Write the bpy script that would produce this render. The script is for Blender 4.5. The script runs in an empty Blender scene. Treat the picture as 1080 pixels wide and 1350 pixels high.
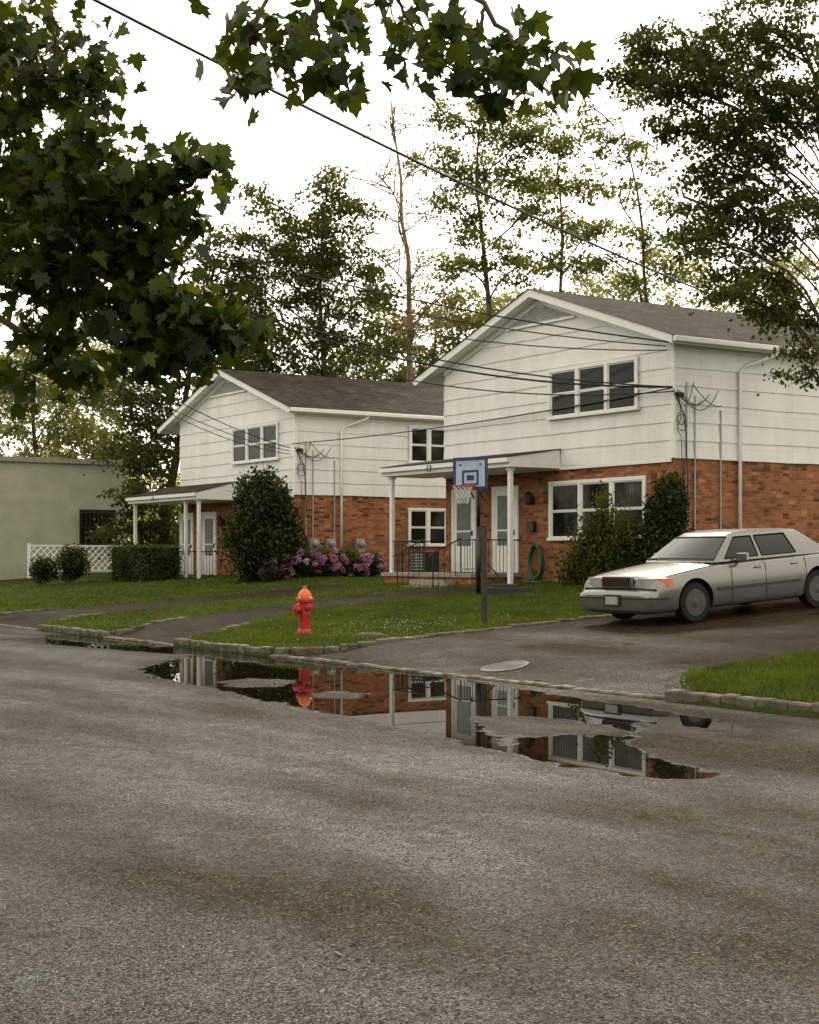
import bpy, bmesh, math, random
import numpy as np
from mathutils import Vector, Matrix
R=random.Random(7)
# ------------------------------------------------------------------ survey frame
# world: +x = from street into the lots, +y = along the street, camera yawed A from +y
A=math.radians(33.27); S=math.sin(A); C=math.cos(A); H=1.6; F=2050.0
def bear(px,D):
    k=(px-541)/F
    return D*(S+k*C), D*(C-k*S)
def pt(px,py,D):
    x,y=bear(px,D); return Vector((x,y,H+(736-py)*D/F))
def road_pt(px,py):
    D=H*F/(py-736); return bear(px,D)
def interp(x,pts):
    return float(np.interp(x,[p[0] for p in pts],[p[1] for p in pts]))
def g(x): # lot grade
    return min(.12+.068*max(0,x-12.05),1.0)
scene=bpy.context.scene
scene.view_settings.view_transform='Standard'; scene.view_settings.look='None'
scene.view_settings.exposure=0; scene.view_settings.gamma=1
# ------------------------------------------------------------------ materials
def newmat(name):
    m=bpy.data.materials.new(name); m.use_nodes=True
    nt=m.node_tree; b=nt.nodes['Principled BSDF']; return m,nt,b
def N(nt,t,**kw):
    n=nt.nodes.new(t)
    for k,v in kw.items(): setattr(n,k,v)
    return n
def L(nt,a,b): nt.links.new(a,b)
def noise(nt,scale,detail=4,vec=None,rough=.5):
    n=N(nt,'ShaderNodeTexNoise'); n.inputs['Scale'].default_value=scale; n.inputs['Detail'].default_value=detail
    n.inputs['Roughness'].default_value=rough
    if vec is not None: L(nt,vec,n.inputs['Vector'])
    return n
def ramp(nt,fac,stops):
    r=N(nt,'ShaderNodeValToRGB'); e=r.color_ramp.elements
    while len(e)<len(stops): e.new(.5)
    for i,(p,c) in enumerate(stops):
        e[i].position=p; e[i].color=(c[0],c[1],c[2],1) if isinstance(c,(tuple,list)) else (c,c,c,1)
    L(nt,fac,r.inputs['Fac']); return r
def mix(nt,fac,a,b,mode='MIX'):
    m=N(nt,'ShaderNodeMix',data_type='RGBA',blend_type=mode)
    for i,v in ((0,fac),(6,a),(7,b)):
        if hasattr(v,'links') or hasattr(v,'is_linked'): L(nt,v,m.inputs[i])
        elif i==0: m.inputs[0].default_value=v
        else: m.inputs[i].default_value=(v[0],v[1],v[2],1)
    return m.outputs[2]
def maprange(nt,val,a,b,c,d,smooth=False):
    m=N(nt,'ShaderNodeMapRange'); L(nt,val,m.inputs[0])
    for i,v in enumerate((a,b,c,d)): m.inputs[i+1].default_value=v
    if smooth: m.interpolation_type='SMOOTHSTEP'
    return m.outputs[0]
def mth(nt,op,a,b=None):
    m=N(nt,'ShaderNodeMath',operation=op)
    for i,v in enumerate((a,b)):
        if v is None: continue
        if isinstance(v,(int,float)): m.inputs[i].default_value=v
        else: L(nt,v,m.inputs[i])
    return m.outputs[0]
def bump(nt,b,height,strength,dist=.02):
    n=N(nt,'ShaderNodeBump'); n.inputs['Distance'].default_value=dist
    if isinstance(strength,(int,float)): n.inputs['Strength'].default_value=strength
    else: L(nt,strength,n.inputs['Strength'])
    L(nt,height,n.inputs['Height']); L(nt,n.outputs[0],b.inputs['Normal']); return n
def simple(name,col,rough=.5,metal=0,var=.15,scale=6,coat=0,spec=.5):
    m,nt,b=newmat(name)
    pos=N(nt,'ShaderNodeNewGeometry').outputs['Position']
    n=noise(nt,scale,5,pos)
    lo=tuple(c*(1-var) for c in col); hi=tuple(min(1,c*(1+var)) for c in col)
    r=ramp(nt,n.outputs['Fac'],[(.3,lo),(.7,hi)])
    L(nt,r.outputs[0],b.inputs['Base Color'])
    b.inputs['Roughness'].default_value=rough; b.inputs['Metallic'].default_value=metal
    b.inputs['Coat Weight'].default_value=coat; b.inputs['Specular IOR Level'].default_value=spec
    return m
def wallvec(nt):
    p=N(nt,'ShaderNodeNewGeometry').outputs['Position']; s=N(nt,'ShaderNodeSeparateXYZ'); L(nt,p,s.inputs[0])
    u=mth(nt,'ADD',s.outputs[0],s.outputs[1]); c=N(nt,'ShaderNodeCombineXYZ')
    L(nt,u,c.inputs[0]); L(nt,s.outputs[2],c.inputs[1]); return c.outputs[0],p,s
def mat_brick():
    m,nt,b=newmat('brick'); v,p,_=wallvec(nt)
    t=N(nt,'ShaderNodeTexBrick'); L(nt,v,t.inputs['Vector'])
    t.inputs['Scale'].default_value=1; t.inputs['Brick Width'].default_value=.215; t.inputs['Row Height'].default_value=.075
    t.inputs['Mortar Size'].default_value=.006; t.inputs['Mortar Smooth'].default_value=.2; t.inputs['Bias'].default_value=-.2
    t.inputs['Color1'].default_value=(.40,.145,.052,1); t.inputs['Color2'].default_value=(.18,.058,.028,1)
    t.inputs['Mortar'].default_value=(.24,.19,.13,1)
    n=noise(nt,.9,6,p,.65); r=ramp(nt,n.outputs['Fac'],[(.3,(.66,.63,.60)),(.7,(1.1,1.08,1.05))])
    mp=N(nt,'ShaderNodeMapping'); L(nt,v,mp.inputs[0]); mp.inputs['Scale'].default_value=(4.65,13.3,1)
    n2=N(nt,'ShaderNodeTexWhiteNoise',noise_dimensions='2D'); fl=N(nt,'ShaderNodeVectorMath',operation='FLOOR'); L(nt,mp.outputs[0],fl.inputs[0]); L(nt,fl.outputs[0],n2.inputs['Vector'])
    r2=ramp(nt,n2.outputs['Value'],[(.0,(.35,.40,.46)),(.08,(.42,.45,.5)),(.12,(1,1,1)),(.93,(1,1,1)),(.97,(1.3,1.5,1.8))])
    c=mix(nt,1,t.outputs['Color'],r.outputs[0],'MULTIPLY'); c=mix(nt,1,c,r2.outputs[0],'MULTIPLY')
    L(nt,c,b.inputs['Base Color']); b.inputs['Roughness'].default_value=.8; b.inputs['Specular IOR Level'].default_value=.25
    inv=mth(nt,'SUBTRACT',1,t.outputs['Fac']); bump(nt,b,inv,.6,.01); return m
def mat_siding():
    m,nt,b=newmat('white_siding'); v,p,_=wallvec(nt)
    t=N(nt,'ShaderNodeTexBrick'); L(nt,v,t.inputs['Vector'])
    t.inputs['Scale'].default_value=1; t.inputs['Brick Width'].default_value=1.22; t.inputs['Row Height'].default_value=.84
    t.inputs['Mortar Size'].default_value=.003; t.inputs['Color1'].default_value=(.83,.82,.79,1); t.inputs['Color2'].default_value=(.79,.78,.75,1)
    t.inputs['Mortar'].default_value=(.55,.54,.5,1)
    mp=N(nt,'ShaderNodeMapping'); L(nt,p,mp.inputs[0]); mp.inputs['Scale'].default_value=(1.5,1.5,.35)
    n=noise(nt,1.2,7,mp.outputs[0],.7); r=ramp(nt,n.outputs['Fac'],[(.28,(.84,.83,.79)),(.6,(1,1,1))])
    c=mix(nt,1,t.outputs['Color'],r.outputs[0],'MULTIPLY'); L(nt,c,b.inputs['Base Color'])
    b.inputs['Roughness'].default_value=.55
    n3=noise(nt,25,3,p); bump(nt,b,n3.outputs['Fac'],.15,.01); return m
def mat_shingle():
    m,nt,b=newmat('roof_shingles'); v,p,_=wallvec(nt)
    s=N(nt,'ShaderNodeSeparateXYZ'); L(nt,p,s.inputs[0]); cb=N(nt,'ShaderNodeCombineXYZ'); L(nt,s.outputs[0],cb.inputs[0]); L(nt,s.outputs[1],cb.inputs[1])
    t=N(nt,'ShaderNodeTexBrick'); L(nt,cb.outputs[0],t.inputs['Vector'])
    t.inputs['Scale'].default_value=1; t.inputs['Brick Width'].default_value=.3; t.inputs['Row Height'].default_value=.15
    t.inputs['Mortar Size'].default_value=.012; t.inputs['Color1'].default_value=(.075,.060,.042,1); t.inputs['Color2'].default_value=(.026,.022,.016,1)
    t.inputs['Mortar'].default_value=(.01,.01,.009,1)
    n=noise(nt,1.1,6,p); r=ramp(nt,n.outputs['Fac'],[(.3,.6),(.7,1.3)])
    L(nt,mix(nt,1,t.outputs['Color'],r.outputs[0],'MULTIPLY'),b.inputs['Base Color']); b.inputs['Roughness'].default_value=.9; b.inputs['Specular IOR Level'].default_value=.12
    n3=noise(nt,60,2,p); bump(nt,b,n3.outputs['Fac'],.5,.01); return m
def mat_window(name,cur,lo=.42):
    m,nt,b=newmat(name); v,p,s=wallvec(nt)
    w=N(nt,'ShaderNodeTexWave'); w.inputs['Scale'].default_value=3.2; w.inputs['Distortion'].default_value=1.5; L(nt,v,w.inputs['Vector'])
    r=ramp(nt,w.outputs['Fac'],[(0,tuple(c*.45 for c in cur)),(1,cur)])
    n=noise(nt,.8,2,p); r2=ramp(nt,n.outputs['Fac'],[(lo,0),(lo+.16,1)])
    L(nt,mix(nt,r2.outputs[0],(.008,.009,.007),r.outputs[0]),b.inputs['Base Color'])
    b.inputs['Roughness'].default_value=.04; b.inputs['Specular IOR Level'].default_value=.22; return m
def mat_leaf(name,dark,light,trans=.45,rough=.5,boost=1.6):
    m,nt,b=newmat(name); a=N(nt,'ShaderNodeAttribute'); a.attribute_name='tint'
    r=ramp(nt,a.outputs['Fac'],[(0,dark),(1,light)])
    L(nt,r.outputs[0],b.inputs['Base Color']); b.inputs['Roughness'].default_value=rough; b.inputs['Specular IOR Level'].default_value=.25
    t=N(nt,'ShaderNodeBsdfTranslucent'); br=mix(nt,1,r.outputs[0],(boost,boost*.9,boost*.4),'MULTIPLY'); L(nt,br,t.inputs['Color'])
    ms=N(nt,'ShaderNodeMixShader'); ms.inputs[0].default_value=trans
    L(nt,b.outputs[0],ms.inputs[1]); L(nt,t.outputs[0],ms.inputs[2]); L(nt,ms.outputs[0],nt.nodes['Material Output'].inputs[0]); return m
def mat_asphalt(name,road):
    # rough mineral aggregate partly covered by a water film; film coverage varies, and is complete in the puddles
    m,nt,b=newmat(name); p=N(nt,'ShaderNodeNewGeometry').outputs['Position']
    fine=noise(nt,150,2,p,.6); med=noise(nt,5,6,p,.7)
    mp=N(nt,'ShaderNodeMapping'); L(nt,p,mp.inputs[0]); mp.inputs['Scale'].default_value=(.8,.26,1); mp.inputs['Location'].default_value=(3.1,1.7,0)
    big=noise(nt,.8,6,mp.outputs[0],.62)
    vor=N(nt,'ShaderNodeTexVoronoi'); vor.inputs['Scale'].default_value=85; L(nt,p,vor.inputs['Vector'])
    sx=N(nt,'ShaderNodeSeparateXYZ'); L(nt,vor.outputs['Color'],sx.inputs[0])
    base=ramp(nt,sx.outputs[0],[(.0,(.013,.0100,.006)),(.5,(.034,.0265,.0165)),(.86,(.055,.044,.028)),(.975,(.14,.12,.085))])
    bc=mix(nt,1,base.outputs[0],ramp(nt,big.outputs['Fac'],[(.3,.7),(.7,1.35)]).outputs[0],'MULTIPLY')
    bc=mix(nt,1,bc,ramp(nt,med.outputs['Fac'],[(.3,.7),(.7,1.3)]).outputs[0],'MULTIPLY')
    rg=mth(nt,'ADD',maprange(nt,big.outputs['Fac'],.32,.68,.12,.25),maprange(nt,med.outputs['Fac'],.3,.7,-.04,.04))
    hgt=mth(nt,'ADD',mth(nt,'MULTIPLY',vor.outputs['Distance'],-1.3),mth(nt,'MULTIPLY',med.outputs['Fac'],1.8))
    hgt=mth(nt,'ADD',hgt,mth(nt,'MULTIPLY',fine.outputs['Fac'],.8))
    if road:
        at=N(nt,'ShaderNodeAttribute'); at.attribute_name='puddle'
        wn=noise(nt,2.6,6,p,.6)
        v=mth(nt,'ADD',at.outputs['Fac'],maprange(nt,wn.outputs['Fac'],.25,.75,-.16,.16))
    else:
        mp2=N(nt,'ShaderNodeMapping'); L(nt,p,mp2.inputs[0]); mp2.inputs['Scale'].default_value=(.35,.7,1)
        wn=noise(nt,1.3,5,mp2.outputs[0],.6); v=maprange(nt,wn.outputs['Fac'],.46,.8,-.25,.16)
    mask=maprange(nt,v,-.04,.03,0,1,True); halo=maprange(nt,v,-.8,0,0,1,True)
    bc=mix(nt,halo,bc,mix(nt,1,bc,(.75,.72,.68),'MULTIPLY')); bc=mix(nt,mask,bc,(.008,.0065,.004))
    dry=N(nt,'ShaderNodeBsdfDiffuse'); L(nt,bc,dry.inputs['Color']); dry.inputs['Roughness'].default_value=.5
    L(nt,mix(nt,1,bc,(.7,.7,.7),'MULTIPLY'),b.inputs['Base Color'])
    rr=mth(nt,'MULTIPLY',rg,maprange(nt,mask,0,1,1,.06)); L(nt,rr,b.inputs['Roughness'])
    b.inputs['IOR'].default_value=1.33; b.inputs['Specular IOR Level'].default_value=.5
    st=maprange(nt,mask,0,1,1.0,0.0); bn=bump(nt,b,hgt,st,.0036 if road else .003); L(nt,bn.outputs[0],dry.inputs['Normal'])
    cov=maprange(nt,big.outputs['Fac'],.36,.64,.72,.12) if road else maprange(nt,big.outputs['Fac'],.36,.64,.42,.08)
    cov=mth(nt,'MULTIPLY',cov,maprange(nt,sx.outputs[1],0,1,.3,1.7)); cov=mth(nt,'MULTIPLY',cov,maprange(nt,med.outputs['Fac'],.3,.7,1.35,.65))
    cov=mth(nt,'MULTIPLY',cov,maprange(nt,halo,0,1,1,.75))
    cov=mth(nt,'ADD',mth(nt,'MULTIPLY',cov,mth(nt,'SUBTRACT',1,mask)),mth(nt,'MULTIPLY',mask,.80))
    ms=N(nt,'ShaderNodeMixShader'); L(nt,cov,ms.inputs[0]); L(nt,dry.outputs[0],ms.inputs[1]); L(nt,b.outputs[0],ms.inputs[2]); L(nt,ms.outputs[0],nt.nodes['Material Output'].inputs[0]); return m
def mat_ground():
    m,nt,b=newmat('lawn_ground'); p=N(nt,'ShaderNodeNewGeometry').outputs['Position']
    n=noise(nt,1.2,6,p,.65); n2=noise(nt,40,3,p)
    r=ramp(nt,n.outputs['Fac'],[(.3,(.028,.036,.007)),(.7,(.046,.066,.010))])
    L(nt,mix(nt,1,r.outputs[0],ramp(nt,n2.outputs['Fac'],[(.3,.5),(.7,1.4)]).outputs[0],'MULTIPLY'),b.inputs['Base Color'])
    b.inputs['Roughness'].default_value=.9; b.inputs['Specular IOR Level'].default_value=.1; bump(nt,b,n2.outputs['Fac'],.8,.03); return m
M={}
M['brick']=mat_brick(); M['siding']=mat_siding(); M['shingle']=mat_shingle()
M['white']=simple('white_paint',(.80,.79,.76),.45,var=.06)
M['glass']=mat_window('window_glass',(.065,.065,.052),.50); M['glass2']=mat_window('window_glass_curtain',(.11,.11,.095),.44)
M['doorglass']=simple('door_glass',(.18,.20,.19),.1)
M['black']=simple('black_iron',(.012,.012,.012),.45)
M['grey']=simple('grey_metal',(.35,.35,.34),.4,.4)
M['vent']=simple('vent_grey',(.42,.41,.38),.6)
M['concrete']=simple('concrete',(.26,.24,.19),.75,var=.25,scale=9)
M['stone']=simple('granite_block',(.12,.105,.078),.65,var=.6,scale=4,spec=.2)
M['rock']=simple('mossy_rock',(.07,.065,.045),.85,var=.5,scale=14,spec=.1)
M['asph']=mat_asphalt('wet_asphalt',True); M['drive']=mat_asphalt('driveway_asphalt',False)
M['ground']=mat_ground()
M['grass']=mat_leaf('grass_blades',(.028,.046,.004),(.125,.168,.014),.35,.6)
M['clover']=simple('clover_flower',(.5,.5,.4),.8)
M['bark']=simple('bark',(.085,.062,.042),.9,var=.45,scale=4,spec=.1)
M['barklight']=simple('bark_pale',(.28,.20,.13),.9,var=.3,scale=4,spec=.1)
M['leafA']=mat_leaf('leaves_mid',(.026,.036,.008),(.120,.135,.026),.5,boost=2.0)
M['leafB']=mat_leaf('leaves_backlit',(.040,.052,.013),(.170,.185,.045),.6,boost=2.1)  # backlight put into the leaf colour by brightening it
M['leafD']=mat_leaf('leaves_dark',(.013,.021,.004),(.082,.096,.017),.48,boost=2.0)
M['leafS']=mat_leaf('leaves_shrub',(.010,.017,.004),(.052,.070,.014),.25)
M['leafM']=mat_leaf('maple_leaves',(.010,.020,.003),(.074,.098,.012),.45,.36,boost=2.0)
M['leafH']=mat_leaf('hazy_leaves',(.12,.14,.07),(.28,.29,.15),.6,boost=1.8)  # distance haze put into the colour of the far leaves
M['leafR']=mat_leaf('rusty_leaves',(.12,.09,.04),(.28,.22,.10),.55)
M['red']=simple('hydrant_red',(.42,.012,.009),.45,var=.35,coat=.2,scale=16)
M['orange']=simple('hydrant_orange',(.68,.13,.012),.45,var=.22,coat=.2,scale=16)
M['silver']=simple('silver_car_paint',(.21,.204,.186),.22,.65,var=.03,coat=.4)
M['chrome']=simple('chrome',(.45,.45,.43),.18,1.0,var=.02)
M['carglass']=simple('car_glass',(.018,.024,.016),.05,var=.1,spec=.25)
M['lens']=simple('headlight_lens',(.36,.37,.36),.12,.3,coat=.8)
M['amber']=simple('amber_lens',(.55,.11,.012),.3,coat=.5)
M['rubber']=simple('rubber',(.012,.012,.012),.7,spec=.2)
M['plastic']=simple('dark_plastic',(.03,.03,.03),.5,spec=.3)
M['iron']=simple('cast_iron_wet',(.018,.016,.013),.55,var=.4,spec=.2)
M['hub']=simple('wheel_cover',(.075,.073,.068),.35,.6)
M['plate']=simple('plate',(.36,.36,.28),.5,var=.4,scale=40)
M['blue']=simple('backboard_blue',(.010,.024,.11),.4)
M['boardwhite']=simple('backboard_white',(.36,.44,.56),.4)
M['net']=simple('net_white',(.6,.6,.56),.8)
M['rim']=simple('rim_red',(.4,.04,.03),.4)
M['green']=simple('hose_green',(.012,.09,.032),.45)
M['wood']=simple('wood_post',(.045,.034,.024),.85,var=.4,scale=10)
M['stucco']=simple('pale_stucco',(.36,.36,.265),.85,var=.12,scale=1.5)
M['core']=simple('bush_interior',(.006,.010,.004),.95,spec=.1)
M['deadleaf']=simple('fallen_leaf',(.025,.018,.010),.6,var=.6,scale=3)
def pm(n,c): M[n]=simple(n,c,.7,var=.25,scale=30)
pm('petal_pink',(.52,.17,.27)); pm('petal_purple',(.32,.20,.42)); pm('petal_pale',(.58,.42,.47))
# ------------------------------------------------------------------ mesh builder
class MB:
    def __init__(s): s.v=[]; s.f=[]; s.m=[]
    def add(s,vs,fs,m=0):
        o=len(s.v); s.v+= [tuple(v) for v in vs]; s.f+=[tuple(i+o for i in f) for f in fs]; s.m+=[m]*len(fs)
    def box(s,x0,x1,y0,y1,z0,z1,m=0):
        s.add([(x0,y0,z0),(x1,y0,z0),(x1,y1,z0),(x0,y1,z0),(x0,y0,z1),(x1,y0,z1),(x1,y1,z1),(x0,y1,z1)],
              [(0,3,2,1),(4,5,6,7),(0,1,5,4),(1,2,6,5),(2,3,7,6),(3,0,4,7)],m)
    def tube(s,pts,r,n=8,m=0):
        pts=[Vector(p) for p in pts]; rs=r if isinstance(r,(list,tuple)) else [r]*len(pts); vs=[];fs=[]
        up=Vector((0,0,1)); prev=None
        for i,p in enumerate(pts):
            d=(pts[min(i+1,len(pts)-1)]-pts[max(i-1,0)])
            if d.length<1e-6: d=Vector((0,0,1))
            d.normalize()
            if prev is None:
                a=d.cross(up); 
                if a.length<.1: a=d.cross(Vector((1,0,0)))
            else: a=prev-d*prev.dot(d)
            a.normalize(); b=d.cross(a); prev=a
            for j in range(n):
                t=2*math.pi*j/n; vs.append(p+(a*math.cos(t)+b*math.sin(t))*rs[i])
        for i in range(len(pts)-1):
            for j in range(n): fs.append((i*n+j,i*n+(j+1)%n,(i+1)*n+(j+1)%n,(i+1)*n+j))
        fs.append(tuple(range(n))[::-1]); fs.append(tuple(range((len(pts)-1)*n,len(pts)*n)))
        s.add(vs,fs,m)
    def lathe(s,c,prof,n=20,m=0,axis='z'):
        vs=[];fs=[]
        for (r,h) in prof:
            for j in range(n):
                t=2*math.pi*j/n; a,b=r*math.cos(t),r*math.sin(t)
                if axis=='z': q=(c[0]+a,c[1]+b,c[2]+h)
                elif axis=='y': q=(c[0]+a,c[1]+h,c[2]+b)
                else: q=(c[0]+h,c[1]+a,c[2]+b)
                vs.append(q)
        for i in range(len(prof)-1):
            for j in range(n): fs.append((i*n+j,i*n+(j+1)%n,(i+1)*n+(j+1)%n,(i+1)*n+j))
        fs.append(tuple(range(n))[::-1]); fs.append(tuple(range((len(prof)-1)*n,len(prof)*n)))
        s.add(vs,fs,m)
    def obj(s,name,mats,parent=None,smooth=False,bevel=0,fix=False,auto=0):
        me=bpy.data.meshes.new(name); me.from_pydata(s.v,[],s.f)
        for mm in mats: me.materials.append(M[mm])
        me.polygons.foreach_set('material_index',s.m)
        if smooth: me.polygons.foreach_set('use_smooth',[True]*len(s.f))
        me.update()
        if fix or auto:
            bm=bmesh.new(); bm.from_mesh(me)
            bmesh.ops.recalc_face_normals(bm,faces=bm.faces)
            if auto:
                for f in bm.faces: f.smooth=True
                for ed in bm.edges:
                    if len(ed.link_faces)==2 and ed.calc_face_angle(0)>math.radians(auto): ed.smooth=False
            bm.to_mesh(me); bm.free()
        o=bpy.data.objects.new(name,me); scene.collection.objects.link(o)
        if bevel:
            b=o.modifiers.new('b','BEVEL'); b.width=bevel; b.segments=2; b.limit_method='ANGLE'
        if parent: setpar(o,parent)
        return o
def setpar(o,p):
    o.parent=p; o.matrix_parent_inverse=Matrix.Translation(-p.location) if not p.get('local') else Matrix()
def empty(name,loc=(0,0,0)):
    e=bpy.data.objects.new(name,None); e.location=loc; e.empty_display_size=.3; scene.collection.objects.link(e); return e
def npmesh(name,verts,nper,mats,parent=None,tint=None,matidx=None):
    nf=len(verts)//nper; me=bpy.data.meshes.new(name)
    me.vertices.add(len(verts)); me.vertices.foreach_set('co',verts.astype(np.float32).ravel())
    me.loops.add(len(verts)); me.loops.foreach_set('vertex_index',np.arange(len(verts),dtype=np.int32))
    me.polygons.add(nf); me.polygons.foreach_set('loop_start',np.arange(0,len(verts),nper,dtype=np.int32))
    try: me.polygons.foreach_set('loop_total',np.full(nf,nper,dtype=np.int32))
    except Exception: pass
    for mm in mats: me.materials.append(M[mm])
    if matidx is not None: me.polygons.foreach_set('material_index',matidx.astype(np.int32))
    if tint is not None:
        a=me.attributes.new('tint','FLOAT','POINT'); a.data.foreach_set('value',np.repeat(tint,nper).astype(np.float32))
    me.update(calc_edges=True); me.validate()
    o=bpy.data.objects.new(name,me); scene.collection.objects.link(o)
    if parent: setpar(o,parent)
    return o
# ------------------------------------------------------------------ driveways (edges as y(x))
DR=[([(12.05,12.9),(12.5,13.3),(13.1,13.9),(14,14.15),(40,14.3)],[(12.05,22.5),(12.5,21.9),(13.1,21.5),(14,21.4),(40,21.4)],36),
 ([(12.05,26.1),(12.6,26.4),(13.4,26.95),(15,28.5),(16.8,29.8),(19,30.0),(23,30.2)],[(12.05,29.4),(13,30.1),(14.7,31.2),(17.2,32.4),(19,32.7),(23,32.8)],22.5),
 ([(12.05,33.2),(13.3,34.8),(15.6,35.3),(22,35.8)],[(12.05,40.2),(13.3,38.8),(16,37.9),(22,38.4)],22.5)]
def zdrive(x):
    t=min(1,max(0,(x-12.05)/1.6)); t=t*t*(3-2*t); return .02*(1-t)+(g(x)+.004)*t
def sdrive(x,y):
    best=-9
    for n,f,xe in DR:
        if x<12.0 or x>xe: continue
        best=max(best,min(y-interp(x,n),interp(x,f)-y))
    return best
def zground(x,y):
    if x<=.85: return .10
    if x<12.0: return -.06
    z=g(x); 
    if x<12.15: z=.10
    s=sdrive(x,y)
    if s>-.02: z=min(z,zdrive(x)-.05)
    return z
xs=[-1500,-300,-80,-20,-4,.85,1.0,11.95]+list(np.arange(12.0,14,.1))+list(np.arange(14,26.1,.25))+[28,31,34,37,45,60,100,300,1500]
ys=[-1500,-300,-60,-10,4]+list(np.arange(8,62,.2))+[64,70,80,100,140,300,1500]
vs=[(x,y,zground(x,y)) for x in xs for y in ys]; ny=len(ys)
fs=[(i*ny+j,(i+1)*ny+j,(i+1)*ny+j+1,i*ny+j+1) for i in range(len(xs)-1) for j in range(ny-1)]
b=MB(); b.add(vs,fs); b.obj('ground',['ground'],smooth=True)
for n,f,xe in DR:
    b=MB(); xx=list(np.arange(12.05,14,.1))+list(np.arange(14,xe+.01,.5)); K=12; vs=[]
    for x in xx:
        a=interp(x,n); c=interp(x,f)
        for j in range(K+1): vs.append((x,a+(c-a)*j/K,zdrive(x)))
    b.add(vs,[(i*(K+1)+j,(i+1)*(K+1)+j,(i+1)*(K+1)+j+1,i*(K+1)+j+1) for i in range(len(xx)-1) for j in range(K)])
    b.obj('driveway',['drive'],smooth=True)
# ------------------------------------------------------------------ road with puddle field
def poly_sd(P,poly):
    poly=np.array(poly); n=len(poly); d=np.full(len(P),1e9); ins=np.zeros(len(P),bool)
    for i in range(n):
        a=poly[i]; c=poly[(i+1)%n]; e=c-a; w=P-a
        t=np.clip((w@e)/(e@e),0,1); q=w-t[:,None]*e; d=np.minimum(d,np.sqrt((q**2).sum(1)))
        cond=((a[1]>P[:,1])!=(c[1]>P[:,1])); 
        with np.errstate(divide='ignore',invalid='ignore'): xi=a[0]+(P[:,1]-a[1])*(c[0]-a[0])/(c[1]-a[1]+1e-12)
        ins^=cond&(P[:,0]<xi)
    return np.where(ins,d,-d)
rx=np.arange(1.0,12.06,.085); rx[-1]=12.05
ry=np.concatenate([[-200,-60,-10,0],np.arange(4,42,.11),[44,50,60,80,120,200,400]])
RX,RY=np.meshgrid(rx,ry,indexing='ij'); P=np.stack([RX.ravel(),RY.ravel()],1)
pud=[[(185,882),(235,868),(280,857),(430,870),(560,886),(640,901),(760,920),(850,933),(990,957),(990,967),(900,957),(845,952),(832,975),(838,990),(900,1008),(965,1022),(900,1031),(800,1018),(720,1004),(680,994),(600,978),(555,966),(440,942),(350,924),(270,905),(205,894)],
     [(60,836),(150,838),(280,851),(276,865),(180,859),(60,849)]]
isl=[[(285,900),(330,894),(385,897),(380,905),(320,907)],[(415,915),(450,911),(482,915),(470,921),(430,921)],
     [(620,944),(700,945),(800,955),(835,968),(830,972),(760,966),(690,972),(665,985),(640,960)]]
fld=np.full(len(P),-1.0)
for q in pud: fld=np.maximum(fld,poly_sd(P,[road_pt(*a) for a in q]))
for q in isl: fld=np.minimum(fld,-poly_sd(P,[road_pt(*a) for a in q]))
fld=np.clip(fld,-1,.5); nyy=len(ry)
me=bpy.data.meshes.new('road'); I,J=np.meshgrid(np.arange(len(rx)-1),np.arange(nyy-1),indexing='ij'); i0=(I*nyy+J).ravel()
me.from_pydata(np.column_stack([P,np.zeros(len(P))]).tolist(),[],np.stack([i0,i0+nyy,i0+nyy+1,i0+1],1).tolist())
at=me.attributes.new('puddle','FLOAT','POINT'); at.data.foreach_set('value',fld.astype(np.float32)); me.materials.append(M['asph'])
o=bpy.data.objects.new('road',me); scene.collection.objects.link(o)
# ------------------------------------------------------------------ granite block kerbs
def stones(b,path,zf,w=.14,l=.27,h=.16):
    pts=[Vector((p[0],p[1],0)) for p in path]; seg=[(pts[i+1]-pts[i]).length for i in range(len(pts)-1)]; T=sum(seg); s=0
    while s<T-.1:
        ll=l*R.uniform(.8,1.2); mid=s+ll/2; k=0; q=mid
        while k<len(seg)-1 and q>seg[k]: q-=seg[k]; k+=1
        d=(pts[k+1]-pts[k]).normalized(); p=pts[k]+d*q; z=zf(p.x,p.y)+R.uniform(-.014,.014); ang=R.uniform(-.07,.07)
        d=Matrix.Rotation(ang,3,'Z')@d; n=Vector((-d.y,d.x,0)); a=ll/2-.008; ww=w/2*R.uniform(.9,1.1); ins=.018
        vs=[]
        for zz,kk in ((z-h,0),(z-.02,0),(z,ins)):
            for sx,sy in ((-1,-1),(1,-1),(1,1),(-1,1)):
                vs.append(p+d*sx*(a-kk)+n*sy*(ww-kk)+Vector((0,0,zz+(R.uniform(-.006,.006) if kk else 0))))
        b.add(vs,[(0,1,5,4),(1,2,6,5),(2,3,7,6),(3,0,4,7),(4,5,9,8),(5,6,10,9),(6,7,11,10),(7,4,8,11),(8,9,10,11)]); s+=ll
b=MB()
for a,c in ((-20,12.9),(22.5,26.1),(29.4,33.2),(40.2,110)): stones(b,[(12.05,a),(12.05,c)],lambda x,y:.135)
b.obj('granite_kerb',['stone'])
b=MB()
for a,c in ((12.9,22.5),(26.1,29.4),(33.2,40.2)): stones(b,[(12.05,a),(12.05,c)],lambda x,y:.035)
b.obj('granite_kerb',['stone'])
b=MB()
for i,(n,f,xe) in enumerate(DR):
    for e in (n,f):
        xm=[13.5,17.5,22.6][0] if (i==0 and e is n) else (20 if i==0 else 14.5)
        pth=[(x,interp(x,e)+(-.07 if e is n else .07)) for x in np.arange(12.12,xm,.25)]
        stones(b,pth,lambda x,y:max(zdrive(x)+.045,g(x)+.015 if x>13 else .13*(1-(x-12)/1)+ (g(x)+.015)*(x-12)))
b.obj('driveway_edging',['stone'])
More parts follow.
